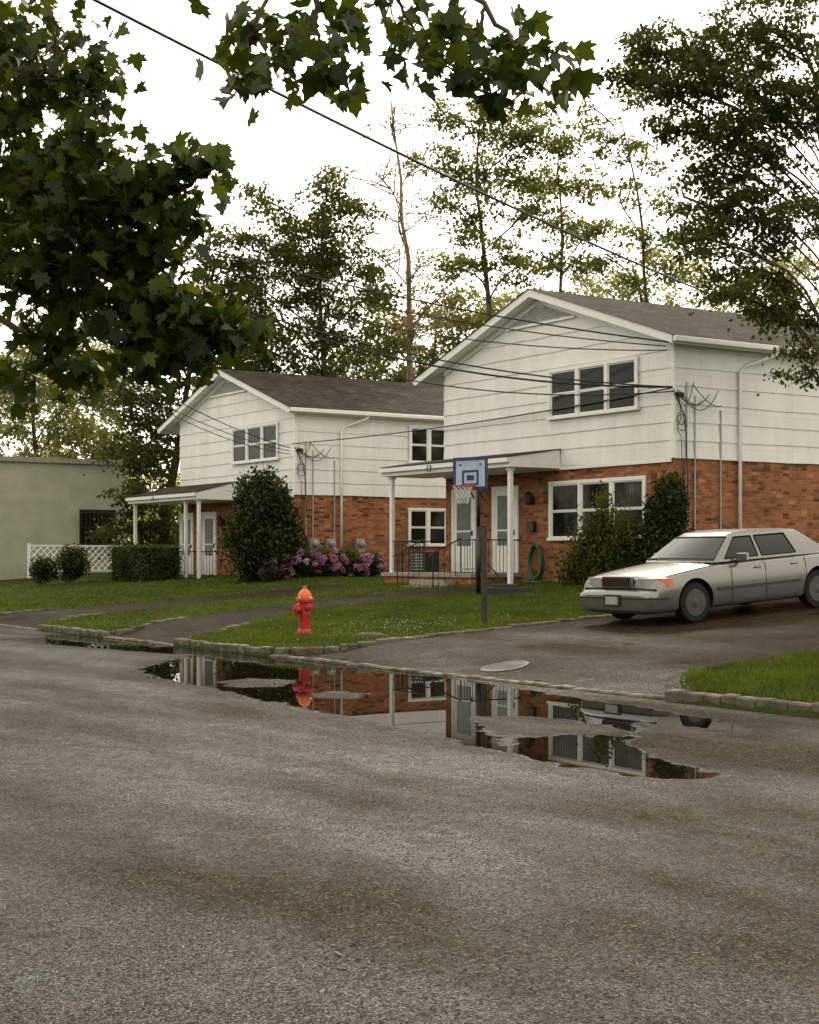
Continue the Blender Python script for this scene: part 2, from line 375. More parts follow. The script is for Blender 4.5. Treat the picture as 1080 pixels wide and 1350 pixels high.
b=MB(); stones(b,[(.92,-20),(.92,60)],lambda x,y:.13); b.obj('granite_kerb',['stone'])
# ------------------------------------------------------------------ lawn blades
rng=np.random.default_rng(3)
def blades(n,x0,x1,y0,y1):
    X=rng.uniform(x0,x1,n); Y=rng.uniform(y0,y1,n); ok=np.ones(n,bool)
    for nn,f,xe in DR:
        ye=np.interp(X,[p[0] for p in nn],[p[1] for p in nn]); yf=np.interp(X,[p[0] for p in f],[p[1] for p in f])
        jit=rng.uniform(-.06,.12,n)
        ok&=~((X<xe)&(Y>ye-.05+jit)&(Y<yf+.05-jit))
    return X[ok],Y[ok]
Xs=[];Ys=[]
for args in ((100000,12.11,24.8,21.4,30.2),(34000,12.11,15.5,8,14.2),(60000,12.11,24.8,29.4,45),(26000,12.2,24.8,45,60),(12000,24.8,27,20,26.6)):
    x,y=blades(*args); Xs.append(x);Ys.append(y)
X=np.concatenate(Xs);Y=np.concatenate(Ys); n=len(X)
Z=np.minimum(.12+.068*(X-12.05),1.0)-.01
clump=.5+.25*np.sin(X*2.1+np.sin(Y*1.3)*2)*np.sin(Y*1.7+np.sin(X*.9)*2)+.25*np.sin(X*5.3+2*np.sin(Y*2.9))*np.sin(Y*4.7+1.5*np.sin(X*3.1))
hh=rng.uniform(.03,.09,n)*(0.6+.8*clump); th=rng.uniform(0,2*np.pi,n); ww=rng.uniform(.006,.014,n)*(1+ (Y>30)*.5)
lx=rng.normal(0,.03,n); ly=rng.normal(0,.03,n)
V=np.empty((n,3,3)); V[:,0]=np.stack([X-np.cos(th)*ww,Y-np.sin(th)*ww,Z],1); V[:,1]=np.stack([X+np.cos(th)*ww,Y+np.sin(th)*ww,Z],1)
V[:,2]=np.stack([X+lx,Y+ly,Z+hh],1)
npmesh('lawn_grass',V.reshape(-1,3),3,['grass'],tint=np.clip(rng.normal(.42,.22,n)+.75*(clump-.5),0,1))
n=360; X=np.concatenate([rng.normal(15.2,1.0,n//2),rng.uniform(12.5,24,n-n//2)]); Y=np.concatenate([rng.normal(23.5,1.0,n//2),rng.uniform(22,48,n-n//2)])
ok=np.array([sdrive(a,c)<-.1 for a,c in zip(X,Y)])&(X>12.3); X=X[ok];Y=Y[ok]
Z=np.minimum(.12+.068*(X-12.05),1)+.055; b=MB()
for a,c,z in zip(X,Y,Z):
    r=.010; b.add([(a-r,c,z),(a,c-r,z),(a+r,c,z),(a,c+r,z),(a,c,z+r),(a,c,z-r)],[(0,1,4),(1,2,4),(2,3,4),(3,0,4),(1,0,5),(2,1,5),(3,2,5),(0,3,5)])
b.obj('clover_flowers',['clover'])
# ------------------------------------------------------------------ leaves and trees
def unit(v): return v/np.linalg.norm(v,axis=-1,keepdims=True)
def leafquads(Cn,size,rng,down=.3,wid=.32):
    n=len(Cn); d=unit(rng.normal(0,1,(n,3))+np.array([0,0,-down])); s=unit(np.cross(d,rng.normal(0,1,(n,3)))); sz=(size*rng.uniform(.6,1.3,n))[:,None]
    V=np.empty((n,4,3)); V[:,0]=Cn; V[:,1]=Cn+d*sz*.5+s*sz*wid; V[:,2]=Cn+d*sz; V[:,3]=Cn+d*sz*.5-s*sz*wid
    return V.reshape(-1,3)
def limb(b,a,c,r0,r1,rr,n=6,seg=6,bow=.12,up=.15):
    a=Vector(a);c=Vector(c); Ln=(c-a).length; pts=[]
    o=Vector((rr.uniform(-1,1),rr.uniform(-1,1),rr.uniform(-.3,.6)))*Ln*bow
    for i in range(seg+1):
        t=i/seg; pts.append(a.lerp(c,t)+o*math.sin(math.pi*t)+Vector((0,0,Ln*up*math.sin(math.pi*t)*.5))+Vector((rr.uniform(-1,1),rr.uniform(-1,1),0))*Ln*.012)
    b.tube(pts,[r0+(r1-r0)*(i/seg)**.8 for i in range(seg+1)],n); return pts
def tree(name,px,D,lumps,leaf=.15,dens=1.0,tr=.25,cl=.5,mat='leafA',bark='bark',seed=0,per=70,depth=1.0,top=None,base=None,wid=.36,lr=.4,grow=1.0,twig=0):
    rr=random.Random(seed); rg=np.random.default_rng(seed)
    bx,by=bear(px,D) if base is None else base; zg=g(bx) if bx>12 else .1; e=empty(name,(bx,by,zg))
    LW=[]
    for l in lumps:
        rxm=l[2]*D/F*grow; rzm=l[3]*D/F*grow; dd=D+rr.uniform(-1,1)*rxm*depth
        LW.append((pt(541+(l[0]-541)*D/dd,736+(l[1]-736)*D/dd,dd),rxm,rzm,(l[4] if len(l)>4 else 1)))
    b=MB(); tl=max(LW,key=lambda l:l[0].z)[0] if top is None else pt(top[0],top[1],D)
    T=[]; K=12; wx=rr.uniform(0,6)
    for i in range(K+1):
        t=i/K; w=t**1.6; sw=.28*math.sin(wx+t*7)*t
        T.append(Vector((bx+(tl.x-bx)*w+rr.uniform(-1,1)*.10*t+sw,by+(tl.y-by)*w+rr.uniform(-1,1)*.10*t-sw*.6,zg-.1+(tl.z-zg)*t)))
    b.tube(T,[tr*(1.35 if i==0 else 1)*(1-.9*i/K) for i in range(K+1)],9)
    P=[];tint=[]
    for (c,rxm,rzm,dn) in LW:
        hd=math.hypot(c.x-bx,c.y-by); za=min(max(zg+2.2,c.z-.55*hd-rzm*.5),tl.z-.5); t=(za-zg)/(tl.z-zg); ii=min(K-1,max(0,int(t*K))); a=T[ii].lerp(T[ii+1],min(1,max(0,t*K-ii)))
        r0=tr*(1-.9*t)*lr; LP=limb(b,a,c,r0,.03,rr)
        for k in range(twig):
            v=Vector((rr.gauss(0,1),rr.gauss(0,1),rr.gauss(.5,.8))).normalized(); q=c+Vector((v.x*rxm*1.2,v.y*rxm*1.2,v.z*rzm*1.3)); l2=limb(b,LP[rr.randint(2,6)],q,.03,.006,rr,4,4,.12,.1)
            for kk in range(3): limb(b,l2[rr.randint(1,3)],q+Vector((rr.gauss(0,.5),rr.gauss(0,.5),rr.gauss(.2,.5))),.014,.004,rr,3,3,.12,.1)
        nc=max(4,int(dens*dn*rxm*rzm/(cl*cl)*3.2)); lt=rr.uniform(-.10,.10)
        for k in range(nc):
            v=Vector((rr.gauss(0,1),rr.gauss(0,1),rr.gauss(0,1))).normalized()*(rr.random()**.45)*1.15
            q=c+Vector((v.x*rxm,v.y*rxm*depth,v.z*rzm))
            if k%3==0: limb(b,LP[rr.randint(3,6)],q,.022,.006,rr,4,3,.1,.05)
            rc=cl*rr.uniform(.45,1.35); m=int(per*(rc/cl)**2)+3
            pp=rg.normal(0,1,(m,3))*np.array([rc*.6,rc*.6,rc*.24])
            pp[:,2]-=.25*(pp[:,0]**2+pp[:,1]**2)/max(rc,.1)
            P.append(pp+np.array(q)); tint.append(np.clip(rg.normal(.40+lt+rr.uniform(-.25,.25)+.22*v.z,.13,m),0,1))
    b.obj('trunk_and_limbs',[bark],e,smooth=True)
    P=np.concatenate(P); tint=np.concatenate(tint)
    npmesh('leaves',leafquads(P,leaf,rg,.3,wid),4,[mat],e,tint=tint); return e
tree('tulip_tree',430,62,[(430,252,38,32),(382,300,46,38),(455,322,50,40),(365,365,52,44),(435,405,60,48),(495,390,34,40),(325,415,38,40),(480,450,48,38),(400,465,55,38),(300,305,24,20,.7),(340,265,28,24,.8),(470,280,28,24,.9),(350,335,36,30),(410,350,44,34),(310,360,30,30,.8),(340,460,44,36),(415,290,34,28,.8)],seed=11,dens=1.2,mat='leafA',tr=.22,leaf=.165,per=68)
tree('bare_tree',541,66,[(520,165,45,32,.7),(500,230,35,35,.5),(555,215,40,40,.5),(530,290,45,35,.6),(555,360,45,35,.9),(505,340,30,30,.9),(545,430,48,35,2.0),(575,395,30,30,1.2)],seed=12,dens=.45,mat='leafR',bark='barklight',tr=.24,per=34,leaf=.12,top=(528,128),lr=.35,twig=10)
tree('locust_tree',645,58,[(600,160,38,24),(655,148,46,26),(585,210,36,24),(640,222,46,28),(692,190,42,26),(612,280,38,22),(692,285,42,24),(640,335,40,22),(605,352,38,22),(680,358,34,22),(720,150,26,18,.7),(572,258,22,18,.7),(640,185,34,18),(700,235,34,18)],seed=13,dens=1.0,cl=.40,tr=.20,leaf=.15,mat='leafB',top=(640,140),per=64)
tree('locust_tree',722,60,[(745,192,40,26),(772,238,34,26),(725,235,30,22),(745,298,38,24),(712,335,32,20),(782,305,24,18),(755,345,34,18),(735,385,30,16),(760,165,26,14,.7)],seed=14,dens=1.0,cl=.40,tr=.15,leaf=.15,mat='leafB',top=(750,170),per=62)
tree('locust_tree',884,56,[(800,172,32,20),(825,128,38,20),(850,208,34,22),(815,260,28,18),(872,258,30,20),(850,318,34,20),(800,335,24,14),(882,350,34,18),(908,305,28,18),(780,130,26,16,.7),(835,375,30,14)],seed=15,dens=.95,cl=.38,tr=.15,leaf=.14,mat='leafB',top=(815,150),per=60)
tree('ash_tree',1110,33,[(925,110,60,34),(985,150,66,44),(1010,210,64,42),(945,212,40,30),(962,268,48,34),(1030,285,72,46),(925,318,44,28),(985,350,56,34),(962,395,40,20),(870,118,36,22),(830,100,38,18,.9),(1060,130,70,50),(900,60,64,42),(1020,50,80,50),(1060,400,54,40),(1070,480,36,40,.6),(1010,415,40,20),(890,160,34,20),(850,60,50,30),(930,170,50,30),(900,265,26,18,.8)],seed=16,dens=1.22,cl=.27,tr=.22,leaf=.108,mat='leafD',per=60,top=(1060,40),lr=.18)
tree('oak_tree',215,62,[(285,345,40,34),(250,395,50,44),(300,420,48,40),(235,460,46,44),(285,480,54,40),(200,530,46,46),(180,590,42,44),(215,590,44,44),(190,650,38,42),(215,690,36,34),(330,470,38,30),(160,520,30,30,.8),(245,540,34,44),(170,700,36,26)],seed=17,dens=1.15,mat='leafD',tr=.24,per=66,leaf=.18)
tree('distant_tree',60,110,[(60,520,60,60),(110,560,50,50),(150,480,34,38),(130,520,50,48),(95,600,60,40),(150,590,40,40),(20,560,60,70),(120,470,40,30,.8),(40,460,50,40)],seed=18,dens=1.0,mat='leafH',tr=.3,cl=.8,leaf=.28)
tree('distant_tree',560,88,[(500,440,44,42),(545,470,50,40),(590,450,48,40),(530,500,54,34),(465,480,44,40),(590,490,44,34),(620,420,40,30),(570,400,36,30,.8),(640,460,40,30)],seed=19,dens=.9,mat='leafB',tr=.28,cl=.7,leaf=.24)
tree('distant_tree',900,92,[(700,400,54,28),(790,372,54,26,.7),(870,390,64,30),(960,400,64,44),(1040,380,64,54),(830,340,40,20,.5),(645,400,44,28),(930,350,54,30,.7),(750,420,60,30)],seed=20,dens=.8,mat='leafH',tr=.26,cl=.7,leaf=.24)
# maple by the near kerb: limbs reach over the street
def maple():
    rr=random.Random(5); rg=np.random.default_rng(5); bx,by=.2,11.0; e=empty('maple_tree',(bx,by,.1)); b=MB()
    T=[Vector((bx+.05*math.sin(i),by+.06*math.cos(i*1.7),.0+i*.9)) for i in range(11)]; b.tube(T,[.30-.022*i for i in range(11)],12)
    def path(pts,r0,r1):
        out=[]; pts=[Vector(p) for p in pts]
        for i in range(len(pts)-1):
            p0=pts[max(0,i-1)];p1=pts[i];p2=pts[i+1];p3=pts[min(len(pts)-1,i+2)]
            for k in range(6):
                t=k/6; out.append(.5*((2*p1)+(p2-p0)*t+(2*p0-5*p1+4*p2-p3)*t*t+(3*p1-p0-3*p2+p3)*t**3)+Vector((rr.uniform(-1,1),rr.uniform(-1,1),rr.uniform(-1,1)))*.018)
        out.append(pts[-1]); n=len(out); b.tube(out,[r0+(r1-r0)*i/(n-1) for i in range(n)],7); return out
    hubs=[]
    hubs+=path([T[5],pt(-250,300,9.9),pt(-40,235,9.6),pt(90,255,9.3),pt(180,270,9.0),pt(235,250,8.8),pt(285,218,8.6)],.07,.006)
    hubs+=path([T[4],pt(-200,420,9.8),pt(-20,350,9.6),pt(100,345,9.2),pt(190,400,9.0),pt(265,425,8.8),pt(325,440,8.7)],.07,.006)
    hubs+=path([T[6],pt(-200,110,9.9),pt(0,90,9.6),pt(90,105,9.3),pt(145,140,9.1)],.05,.005)
    hubs+=path([pt(-100,385,9.7),pt(20,430,9.5),pt(90,470,9.4),pt(120,510,9.4)],.03,.004)
    hubs+=path([pt(100,345,9.2),pt(150,420,9.1),pt(180,480,8.95),pt(192,500,8.9)],.02,.004)
    hubs=[h for h in hubs if (h-T[5]).length>2]
    top=path([T[7],pt(-300,-260,9.5),pt(100,-190,8),pt(380,-60,6.9),pt(420,60,6.7)],.07,.005)+path([pt(100,-190,8),pt(480,-100,7.0),pt(640,10,6.9),pt(700,90,6.7)],.03,.004)
    top+=path([pt(380,-60,6.9),pt(340,30,6.7),pt(325,90,6.6)],.012,.004)+path([pt(480,-100,7.0),pt(520,-10,6.9),pt(560,60,6.8)],.012,.004)+path([pt(640,10,6.9),pt(625,60,6.8),pt(612,100,6.7)],.01,.003)
    top=[h for h in top if h.y<10 and (h-T[7]).length>3]
    cl=[(110,200,60,30,9.2,62),(60,260,80,60,9.5,140),(130,255,50,46,9.0,100),(190,270,42,34,9.0,68),(235,295,26,24,8.8,28),(268,222,34,12,8.7,24),(225,222,28,12,8.7,16),(60,350,80,60,9.3,150),(150,325,50,40,9.1,92),(200,345,38,30,9,56),(190,400,45,30,9,72),(240,420,44,30,8.9,78),(290,425,34,28,8.7,52),(250,462,40,20,8.8,46),(312,452,18,16,8.7,18),(200,450,40,26,9,50),(110,410,30,50,9.3,36),(70,420,44,50,9.4,42),(118,505,22,18,9.4,16),(185,490,30,18,8.9,24),(60,120,80,46,9.4,70),(115,95,36,24,9.2,26),(140,140,18,10,9.1,8),(20,500,40,40,9.5,28),(0,200,80,150,9.8,160),(30,40,120,40,9.6,90),(90,480,24,30,9.4,18),
        (335,98,26,14,6.6,16),(330,122,20,10,6.5,7),(400,92,36,16,6.6,22),(446,98,12,14,6.6,6),(375,45,50,22,6.7,38),(560,80,18,10,6.7,9),(610,92,20,14,6.7,14),(665,100,34,18,6.6,28),(708,112,24,16,6.6,18),(650,55,70,20,6.8,46),(500,20,130,16,7,50)]
    P=[];tn=[];Sz=[]
    for px,py,rx,rz,D,n in cl:
        c=pt(px,py,D); rxm=rx*D/F; rzm=rz*D/F; pool=top if D<8 else hubs
        n=int(n*(1.9 if D>8 else 1.2)); nk=max(4,n//6)
        for k in range(nk):
            v=Vector((rr.gauss(0,1),rr.gauss(0,1),rr.gauss(0,1))).normalized()*rr.random()**.4
            q=c+Vector((v.x*rxm*.95,v.y*rxm*.95,v.z*rzm*.95)); h=min(pool,key=lambda p:(p-q).length+rr.random()*.1); limb(b,h,q,.006,.002,rr,4,5,.1,.1)
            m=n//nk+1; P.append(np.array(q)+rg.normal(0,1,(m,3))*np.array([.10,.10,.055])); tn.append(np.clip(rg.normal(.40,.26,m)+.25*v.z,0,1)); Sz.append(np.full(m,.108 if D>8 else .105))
    P=np.concatenate(P);tn=np.concatenate(tn);Sz=np.concatenate(Sz)
    m=2200; v=unit(rg.normal(0,1,(m,3)))*(rg.random((m,1))**.4); P2=np.array([.2,11,8.5])+v*np.array([4.2,4.0,2.6])
    lat=(P2[:,0]*C-P2[:,1]*S)/(P2[:,0]*S+P2[:,1]*C)*F+541; P2=P2[(lat<20)]
    P=np.concatenate([P,P2]); tn=np.concatenate([tn,rg.uniform(.2,.6,len(P2))]); Sz=np.concatenate([Sz,np.full(len(P2),.13)])
    Sz=Sz*rg.uniform(.6,1.25,len(Sz))
    half=[(0,0),(.12,-.03),(.32,-.08),(.30,.08),(.58,.18),(.46,.28),(.62,.54),(.42,.50),(.27,.46),(.25,.68),(.14,.74)]
    out=half+[(0,1.0)]+[(-x,y) for x,y in half[:0:-1]]
    n=len(P); d=unit(rg.normal(0,.6,(n,3))+np.array([.25,-.05,-.6])); nr=unit(rg.normal(0,.8,(n,3))+np.array([-.1,-.2,.9])); s=unit(np.cross(d,nr)); nn=np.cross(s,d)
    fold=rg.uniform(.1,.6,n)[:,None]; curl=rg.uniform(-.3,.6,n)[:,None]
    V=np.empty((n,len(out),3))
    for i,(a,c) in enumerate(out):
        V[:,i]=P+(s*a*.92+d*(c-.3)+nn*(abs(a)*fold-curl*(c-.4)**2))*Sz[:,None]
    b.obj('trunk_and_limbs',['bark'],e,smooth=True)
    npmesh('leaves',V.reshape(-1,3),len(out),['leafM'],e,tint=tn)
maple()
def backmass():
    rg=np.random.default_rng(9); P=[]
    for i in range(26):
        y=-40+i*6.2; x=-20+rg.uniform(-3,3); hgt=rg.uniform(6,10)
        m=900; v=unit(rg.normal(0,1,(m,3)))*(rg.random((m,1))**.25); P.append(np.array([x,y,hgt*.5])+v*np.array([4,4.5,hgt*.5]))
    P=np.concatenate(P); npmesh('tree_line',leafquads(P,.8,rg),4,['leafS'],tint=rg.random(len(P)))  # unseen trees added across the street to darken reflections in the panes
    P=[]
    for i in range(60):
        a=-60+i*6; x,y=bear(541+a*9,165+rg.uniform(-12,12)); m=700; hgt=rg.uniform(9,15)
        v=unit(rg.normal(0,1,(m,3)))*(rg.random((m,1))**.3); P.append(np.array([x,y,hgt*.45])+v*np.array([7,7,hgt*.5]))
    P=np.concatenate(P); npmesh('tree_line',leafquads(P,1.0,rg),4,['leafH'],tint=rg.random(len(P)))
backmass()
def bush(name,c,ells,leaf=.07,n=3000,mat='leafS',seed=1,flowers=None,box=False,core=.85,spread=.06):
    rg=np.random.default_rng(seed); rr=random.Random(seed); e=empty(name,c); P=[];t=[]; b=MB()
    for (dx,dy,dz,rx,ryy,rz) in ells:
        m=int(n*rx*rz/sum(l[3]*l[5] for l in ells)); v=unit(rg.normal(0,1,(m,3)))
        if box: v=v/np.max(np.abs(v),axis=1,keepdims=True)
        cl=unit(rg.normal(0,1,(30,3))); w=(v@cl.T).max(1); rad=(.66+.42*w**8)*(rg.random(m)**.18)+rg.normal(0,spread,m)
        if box: rad=rg.uniform(.9,1.05,m)
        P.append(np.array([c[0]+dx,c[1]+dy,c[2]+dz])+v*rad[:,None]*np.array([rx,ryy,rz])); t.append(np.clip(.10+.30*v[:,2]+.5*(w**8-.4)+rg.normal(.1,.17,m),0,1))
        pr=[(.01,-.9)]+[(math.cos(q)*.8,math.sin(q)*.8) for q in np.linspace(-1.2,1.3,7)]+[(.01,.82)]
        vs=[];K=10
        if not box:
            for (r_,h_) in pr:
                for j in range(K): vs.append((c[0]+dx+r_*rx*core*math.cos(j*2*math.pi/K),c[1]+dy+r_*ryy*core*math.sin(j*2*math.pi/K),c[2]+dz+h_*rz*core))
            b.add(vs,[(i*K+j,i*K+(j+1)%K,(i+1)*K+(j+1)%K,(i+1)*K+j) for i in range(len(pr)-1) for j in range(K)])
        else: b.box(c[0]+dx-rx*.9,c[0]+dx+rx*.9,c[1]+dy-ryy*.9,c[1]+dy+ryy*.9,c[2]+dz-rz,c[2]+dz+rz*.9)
        if not box:
            for k in range(12):
                v=Vector((rr.gauss(0,1),rr.gauss(0,1),abs(rr.gauss(0,1)))).normalized(); q=Vector((c[0]+dx+v.x*rx*1.1,c[1]+dy+v.y*ryy*1.1,c[2]+dz+v.z*rz*1.15))
                limb(b,(c[0]+dx*.5,c[1]+dy*.5,c[2]+.05),q,.02,.004,rr,4,4,.06,.05)
    b.obj('dark_core_and_twigs',['core'],e,smooth=not box); npmesh('leaves',leafquads(np.concatenate(P),leaf,rg,.1,.36),4,[mat],e,tint=np.concatenate(t))  # dark solid core added against see-through, twigs only on unclipped bushes
    if flowers:
        Q=[];mi=[]
        for k in range(flowers):
            l=rr.choice(ells); v=Vector((rr.gauss(0,1)-.5,rr.gauss(0,1)-.9,rr.gauss(.25,.7))).normalized()
            q=np.array([c[0]+l[0]+v.x*l[3]*1.05,c[1]+l[1]+v.y*l[4]*1.05,c[2]+l[2]+v.z*l[5]*1.05]); r_=rr.uniform(.06,.11); kk=rr.choice([0,0,1,1,2])
            u=unit(rg.normal(0,1,(60,3)))*r_; Q.append(q+u); mi+= [kk]*60
        npmesh('flower_heads',leafquads(np.concatenate(Q),.055,rg,0,.45),4,['petal_pink','petal_purple','petal_pale'],e,matidx=np.array(mi),tint=np.zeros(len(mi)))
    return e
# ------------------------------------------------------------------ houses
XF=24.9; XB=37.0
def house(name,yc,dz,yR,yL,hw,porch_rise,num):
    e=empty(name,(XF,yc,1.0)); P=lambda b,n,m,**k: b.obj(n,m,e,**k)
    zs=3.96+dz; zp=8.52+dz; sl=.338; top=lambda y: zp-sl*abs(y-yc)
    b=MB(); b.box(XF,XB,yR,yL,.3,zs); P(b,'brick_walls',['brick'])
    b=MB(); th=.21; ti=[top(yR)-th,zp-th,top(yL)-th]; x0=XF-.02; x1=XB+.02; ya=yR-.02; yb=yL+.02
    v=[(x0,ya,zs-.02),(x0,yb,zs-.02),(x0,yb,ti[2]),(x0,yc,ti[1]),(x0,ya,ti[0])]; v+=[(x1,q[1],q[2]) for q in v]
    b.add(v,[(0,1,2,3,4)[::-1],(5,6,7,8,9),(0,4,9,5),(1,6,7,2),(0,5,6,1)]); P(b,'upper_walls',['siding'])
    b=MB(); ch=.42; z=zs-.03
    while z<zp-th-.1:
        z1=min(z+ch,zp-th-.02)
        def lim(zz): 
            w=(zp-th-zz)/sl; return max(ya-.02,yc-w),min(yb+.02,yc+w)
        a0,a1=lim(z); c0,c1=lim(z1)
        xo=x0-.032; xi=x0-.008; nn=16
        wob=[R.uniform(-.010,.010) for _ in range(nn+1)]
        vs=[(xo,a0+(a1-a0)*i/nn,z+wob[i]) for i in range(nn+1)]+[(xi,c0+(c1-c0)*i/nn,z1+.01) for i in range(nn+1)]+[(x0+.0,a0+(a1-a0)*i/nn,z+wob[i]) for i in range(nn+1)]
        m=nn+1
        b.add(vs,[(i,i+m,i+1+m,i+1) for i in range(nn)]+[(i+2*m,i,i+1,i+1+2*m) for i in range(nn)])
        if z1<=ti[0]+.3:
            zt=min(z1,ti[0]); yo=ya-.032; yi=ya-.008
            vs=[(x0-.03+(x1-x0)*i/nn,yo,z+wob[i]) for i in range(nn+1)]+[(x0-.03+(x1-x0)*i/nn,yi,zt+.01) for i in range(nn+1)]+[(x0-.03+(x1-x0)*i/nn,ya,z+wob[i]) for i in range(nn+1)]
            b.add(vs,[(i,i+1,i+1+m,i+m) for i in range(nn)]+[(i+2*m,i+1+2*m,i+1,i) for i in range(nn)])
        z+=ch
    P(b,'siding_courses',['siding'])
    b=MB(); b.box(x0-.05,x0+.03,ya-.05,ya+.05,zs-.03,ti[0]-.01); b.box(x0-.04,x0-.002,ya+.06,yb,zs-.12,zs-.032); P(b,'corner_trim',['white'])
    b=MB(); rx0=XF-.42; rx1=XB+.42; yr=yc-hw; yl=yc+hw
    for s,yy in ((-1,yr),(1,yl)):
        z0=top(yy); q=[(rx0,yc,zp),(rx0,yy,z0),(rx1,yy,z0),(rx1,yc,zp)]; qb=[(a,c,d-.20) for a,c,d in q]
        f=[(0,1,2,3),(4,7,6,5),(0,4,5,1),(2,6,7,3),(1,5,6,2)]
        b.add(q+qb,f if s<0 else [t[::-1] for t in f],1)
        up=.012; oo=[(rx0-.04,yc,zp+up),(rx0-.04,yy-s*-.05,z0+up-.017),(rx1+.04,yy+s*.05,z0+up-.017),(rx1+.04,yc,zp+up)]
        lo=[(a,c,d-.03+.022) for a,c,d in oo]
        b.add(oo+lo,f if s<0 else [t[::-1] for t in f],0)
        fb=[(rx0+.36,yc,zp-.2),(rx0+.36,yy-s*(hw-abs((yR if s<0 else yL)-yc)),top(yR if s<0 else yL)-.2)]
        w=[(x,c,d) for x in (x0-.06,x0-.035) for c,d in ((fb[0][1],fb[0][2]+.0),(fb[1][1],fb[1][2]+.0))]
        b.add(w+[(x,c,d-.14) for x,c,d in w],[(0,1,5,4),(2,6,7,3),(4,5,7,6)],1)
    P(b,'roof',['shingle','white'])
    b=MB(); ze=top(yr)
    b.box(rx0+.02,rx1,yr-.13,yr-.003,ze-.16,ze-.03); b.box(rx0+.02,rx1,yl+.003,yl+.13,ze-.16,ze-.03); P(b,'gutters',['white'],bevel=.02)
    b=MB(); zb=zp-.2-.62; hwv=1.30
    for i in range(8):
        za=zb+i*.05; w=max(.05,hwv*(1-i/8.5)); b.add([(x0-.07,yc-w,za),(x0-.07,yc+w,za),(x0-.04,yc+w,za+.042),(x0-.04,yc-w,za+.042)],[(0,1,2,3)[::-1]],0)
        b.box(x0-.066,x0-.035,yc-w,yc+w,za-.006,za,0)
    b.box(x0-.08,x0-.034,yc-hwv-.12,yc+hwv+.12,zb-.07,zb-.01,1); P(b,'gable_vent',['vent','white'])
    def win(bf,bg,face,a0,a1,z0,z1,n,fw=.09,mi=0):
        pr=x0-.045 if face=='x' else ya-.045
        if z1<zs: pr=(XF if face=='x' else yR)-.012
        def bx(b_,u0,u1,w0,w1,d0,d1,m):
            if face=='x': b_.box(pr-d1,pr-d0,u0,u1,w0,w1,m)
            else: b_.box(u0,u1,pr-d1,pr-d0,w0,w1,m)
        bx(bf,a0-.01,a1+.01,z1-fw,z1,0,.06,0); bx(bf,a0-.04,a1+.04,z0,z0+fw*.8,0,.085,0)
        bx(bf,a0,a0+fw,z0+fw*.8,z1-fw,0,.055,0); bx(bf,a1-fw,a1,z0+fw*.8,z1-fw,0,.055,0)
        W=(a1-a0-2*fw-(n-1)*.12)/n; zz0=z0+fw*.8; zz1=z1-fw; zm=(zz0+zz1)/2
        for i in range(n):
            s=a0+fw+i*(W+.12)
            if i<n-1: bx(bf,s+W,s+W+.12,zz0,zz1,0,.055,0)
            sw=.035
            for (w0,w1,dd) in ((zm,zz1,.03),(zz0,zm,.018)):
                bx(bf,s,s+sw,w0,w1,0,dd,0); bx(bf,s+W-sw,s+W,w0,w1,0,dd,0)
                bx(bf,s+sw,s+W-sw,w1-sw,w1,0,dd,0); bx(bf,s+sw,s+W-sw,w0,w0+sw,0,dd,0)
                bx(bg,s+sw,s+W-sw,w0+sw,w1-sw,-.005,.006,mi)
    bf=MB();bg=MB()
    win(bf,bg,'x',yc-3.80,yc-.40,5.13+dz,6.42+dz,3)
    win(bf,bg,'x',yc-4.02,yc-.36,2.05+dz,3.56+dz,3,mi=1)
    for xa in ((29.3,30.95),(33.5,35.1)):
        if num=='11':
            win(bf,bg,'y',xa[0],xa[1],5.0+dz+.1,6.32+dz+.1,2); win(bf,bg,'y',xa[0],xa[1],2.25+dz,3.58+dz,2)
    P(bf,'window_frames',['white']); P(bg,'window_panes',['glass','glass2'])
    bd=MB(); D0=[(yc+2.95,yc+3.90),(yc+1.05,yc+2.0)]; zd=1.22+dz
    for a,c in D0:
        xx=XF-.012
        bd.box(xx-.05,xx,a-.1,a,zd,zd+2.2,0); bd.box(xx-.05,xx,c,c+.1,zd,zd+2.2,0); bd.box(xx-.055,xx,a-.1,c+.1,zd+2.2,zd+2.3,0)
        bd.box(xx-.03,xx,a,c,zd,zd+2.2,0); bd.box(xx-.037,xx-.031,a+.14,c-.14,zd+1.15,zd+2.05,1); bd.box(xx-.037,xx-.031,a+.14,c-.14,zd+.72,zd+1.10,1)
        bd.box(xx-.075,xx-.032,a+.05,a+.09,zd+1.0,zd+1.13,2)
    P(bd,'front_doors',['white','doorglass','black'])
    px=23.4; p0=yc-.72; p1=yc+5.0; zf=4.12+dz; zw=zf+porch_rise
    b=MB(); rx_=px-.15
    q=[(rx_,p0-.1,zf),(rx_,p1+.15,zf),(XF-.06,p1+.15,zw),(XF-.06,p0-.1,zw)]; lo=[(a,c,zf-.24) for a,c,d in q]
    f=[(0,3,2,1),(4,5,6,7),(0,1,5,4),(1,2,6,5),(3,0,4,7)]; b.add(q+lo,f,1)
    q2=[(a+(-.04 if a==rx_ else 0),c+(-.04 if c<yc else .04),d+.022) for a,c,d in q]; b.add(q2+[(a,c,d-.018) for a,c,d in q2],f,0)
    b.box(rx_-.10,rx_-.003,p0-.1,p1+.15,zf-.13,zf-.02,1)
    P(b,'porch_roof',['shingle','white'])
    b=MB()
    for yy in (p0+.12,p1-.12):
        b.box(px-.02,px+.09,yy-.055,yy+.055,(.85 if yy<yc else 1.1)+dz*.4,zf-.243); b.box(px-.05,px+.12,yy-.085,yy+.085,zf-.32,zf-.245)
    if num=='11': b.box(px-.02,px+.09,yc+.4,yc+.5,1.1+dz,zf-.243)
    P(b,'porch_posts',['white'],bevel=.01)
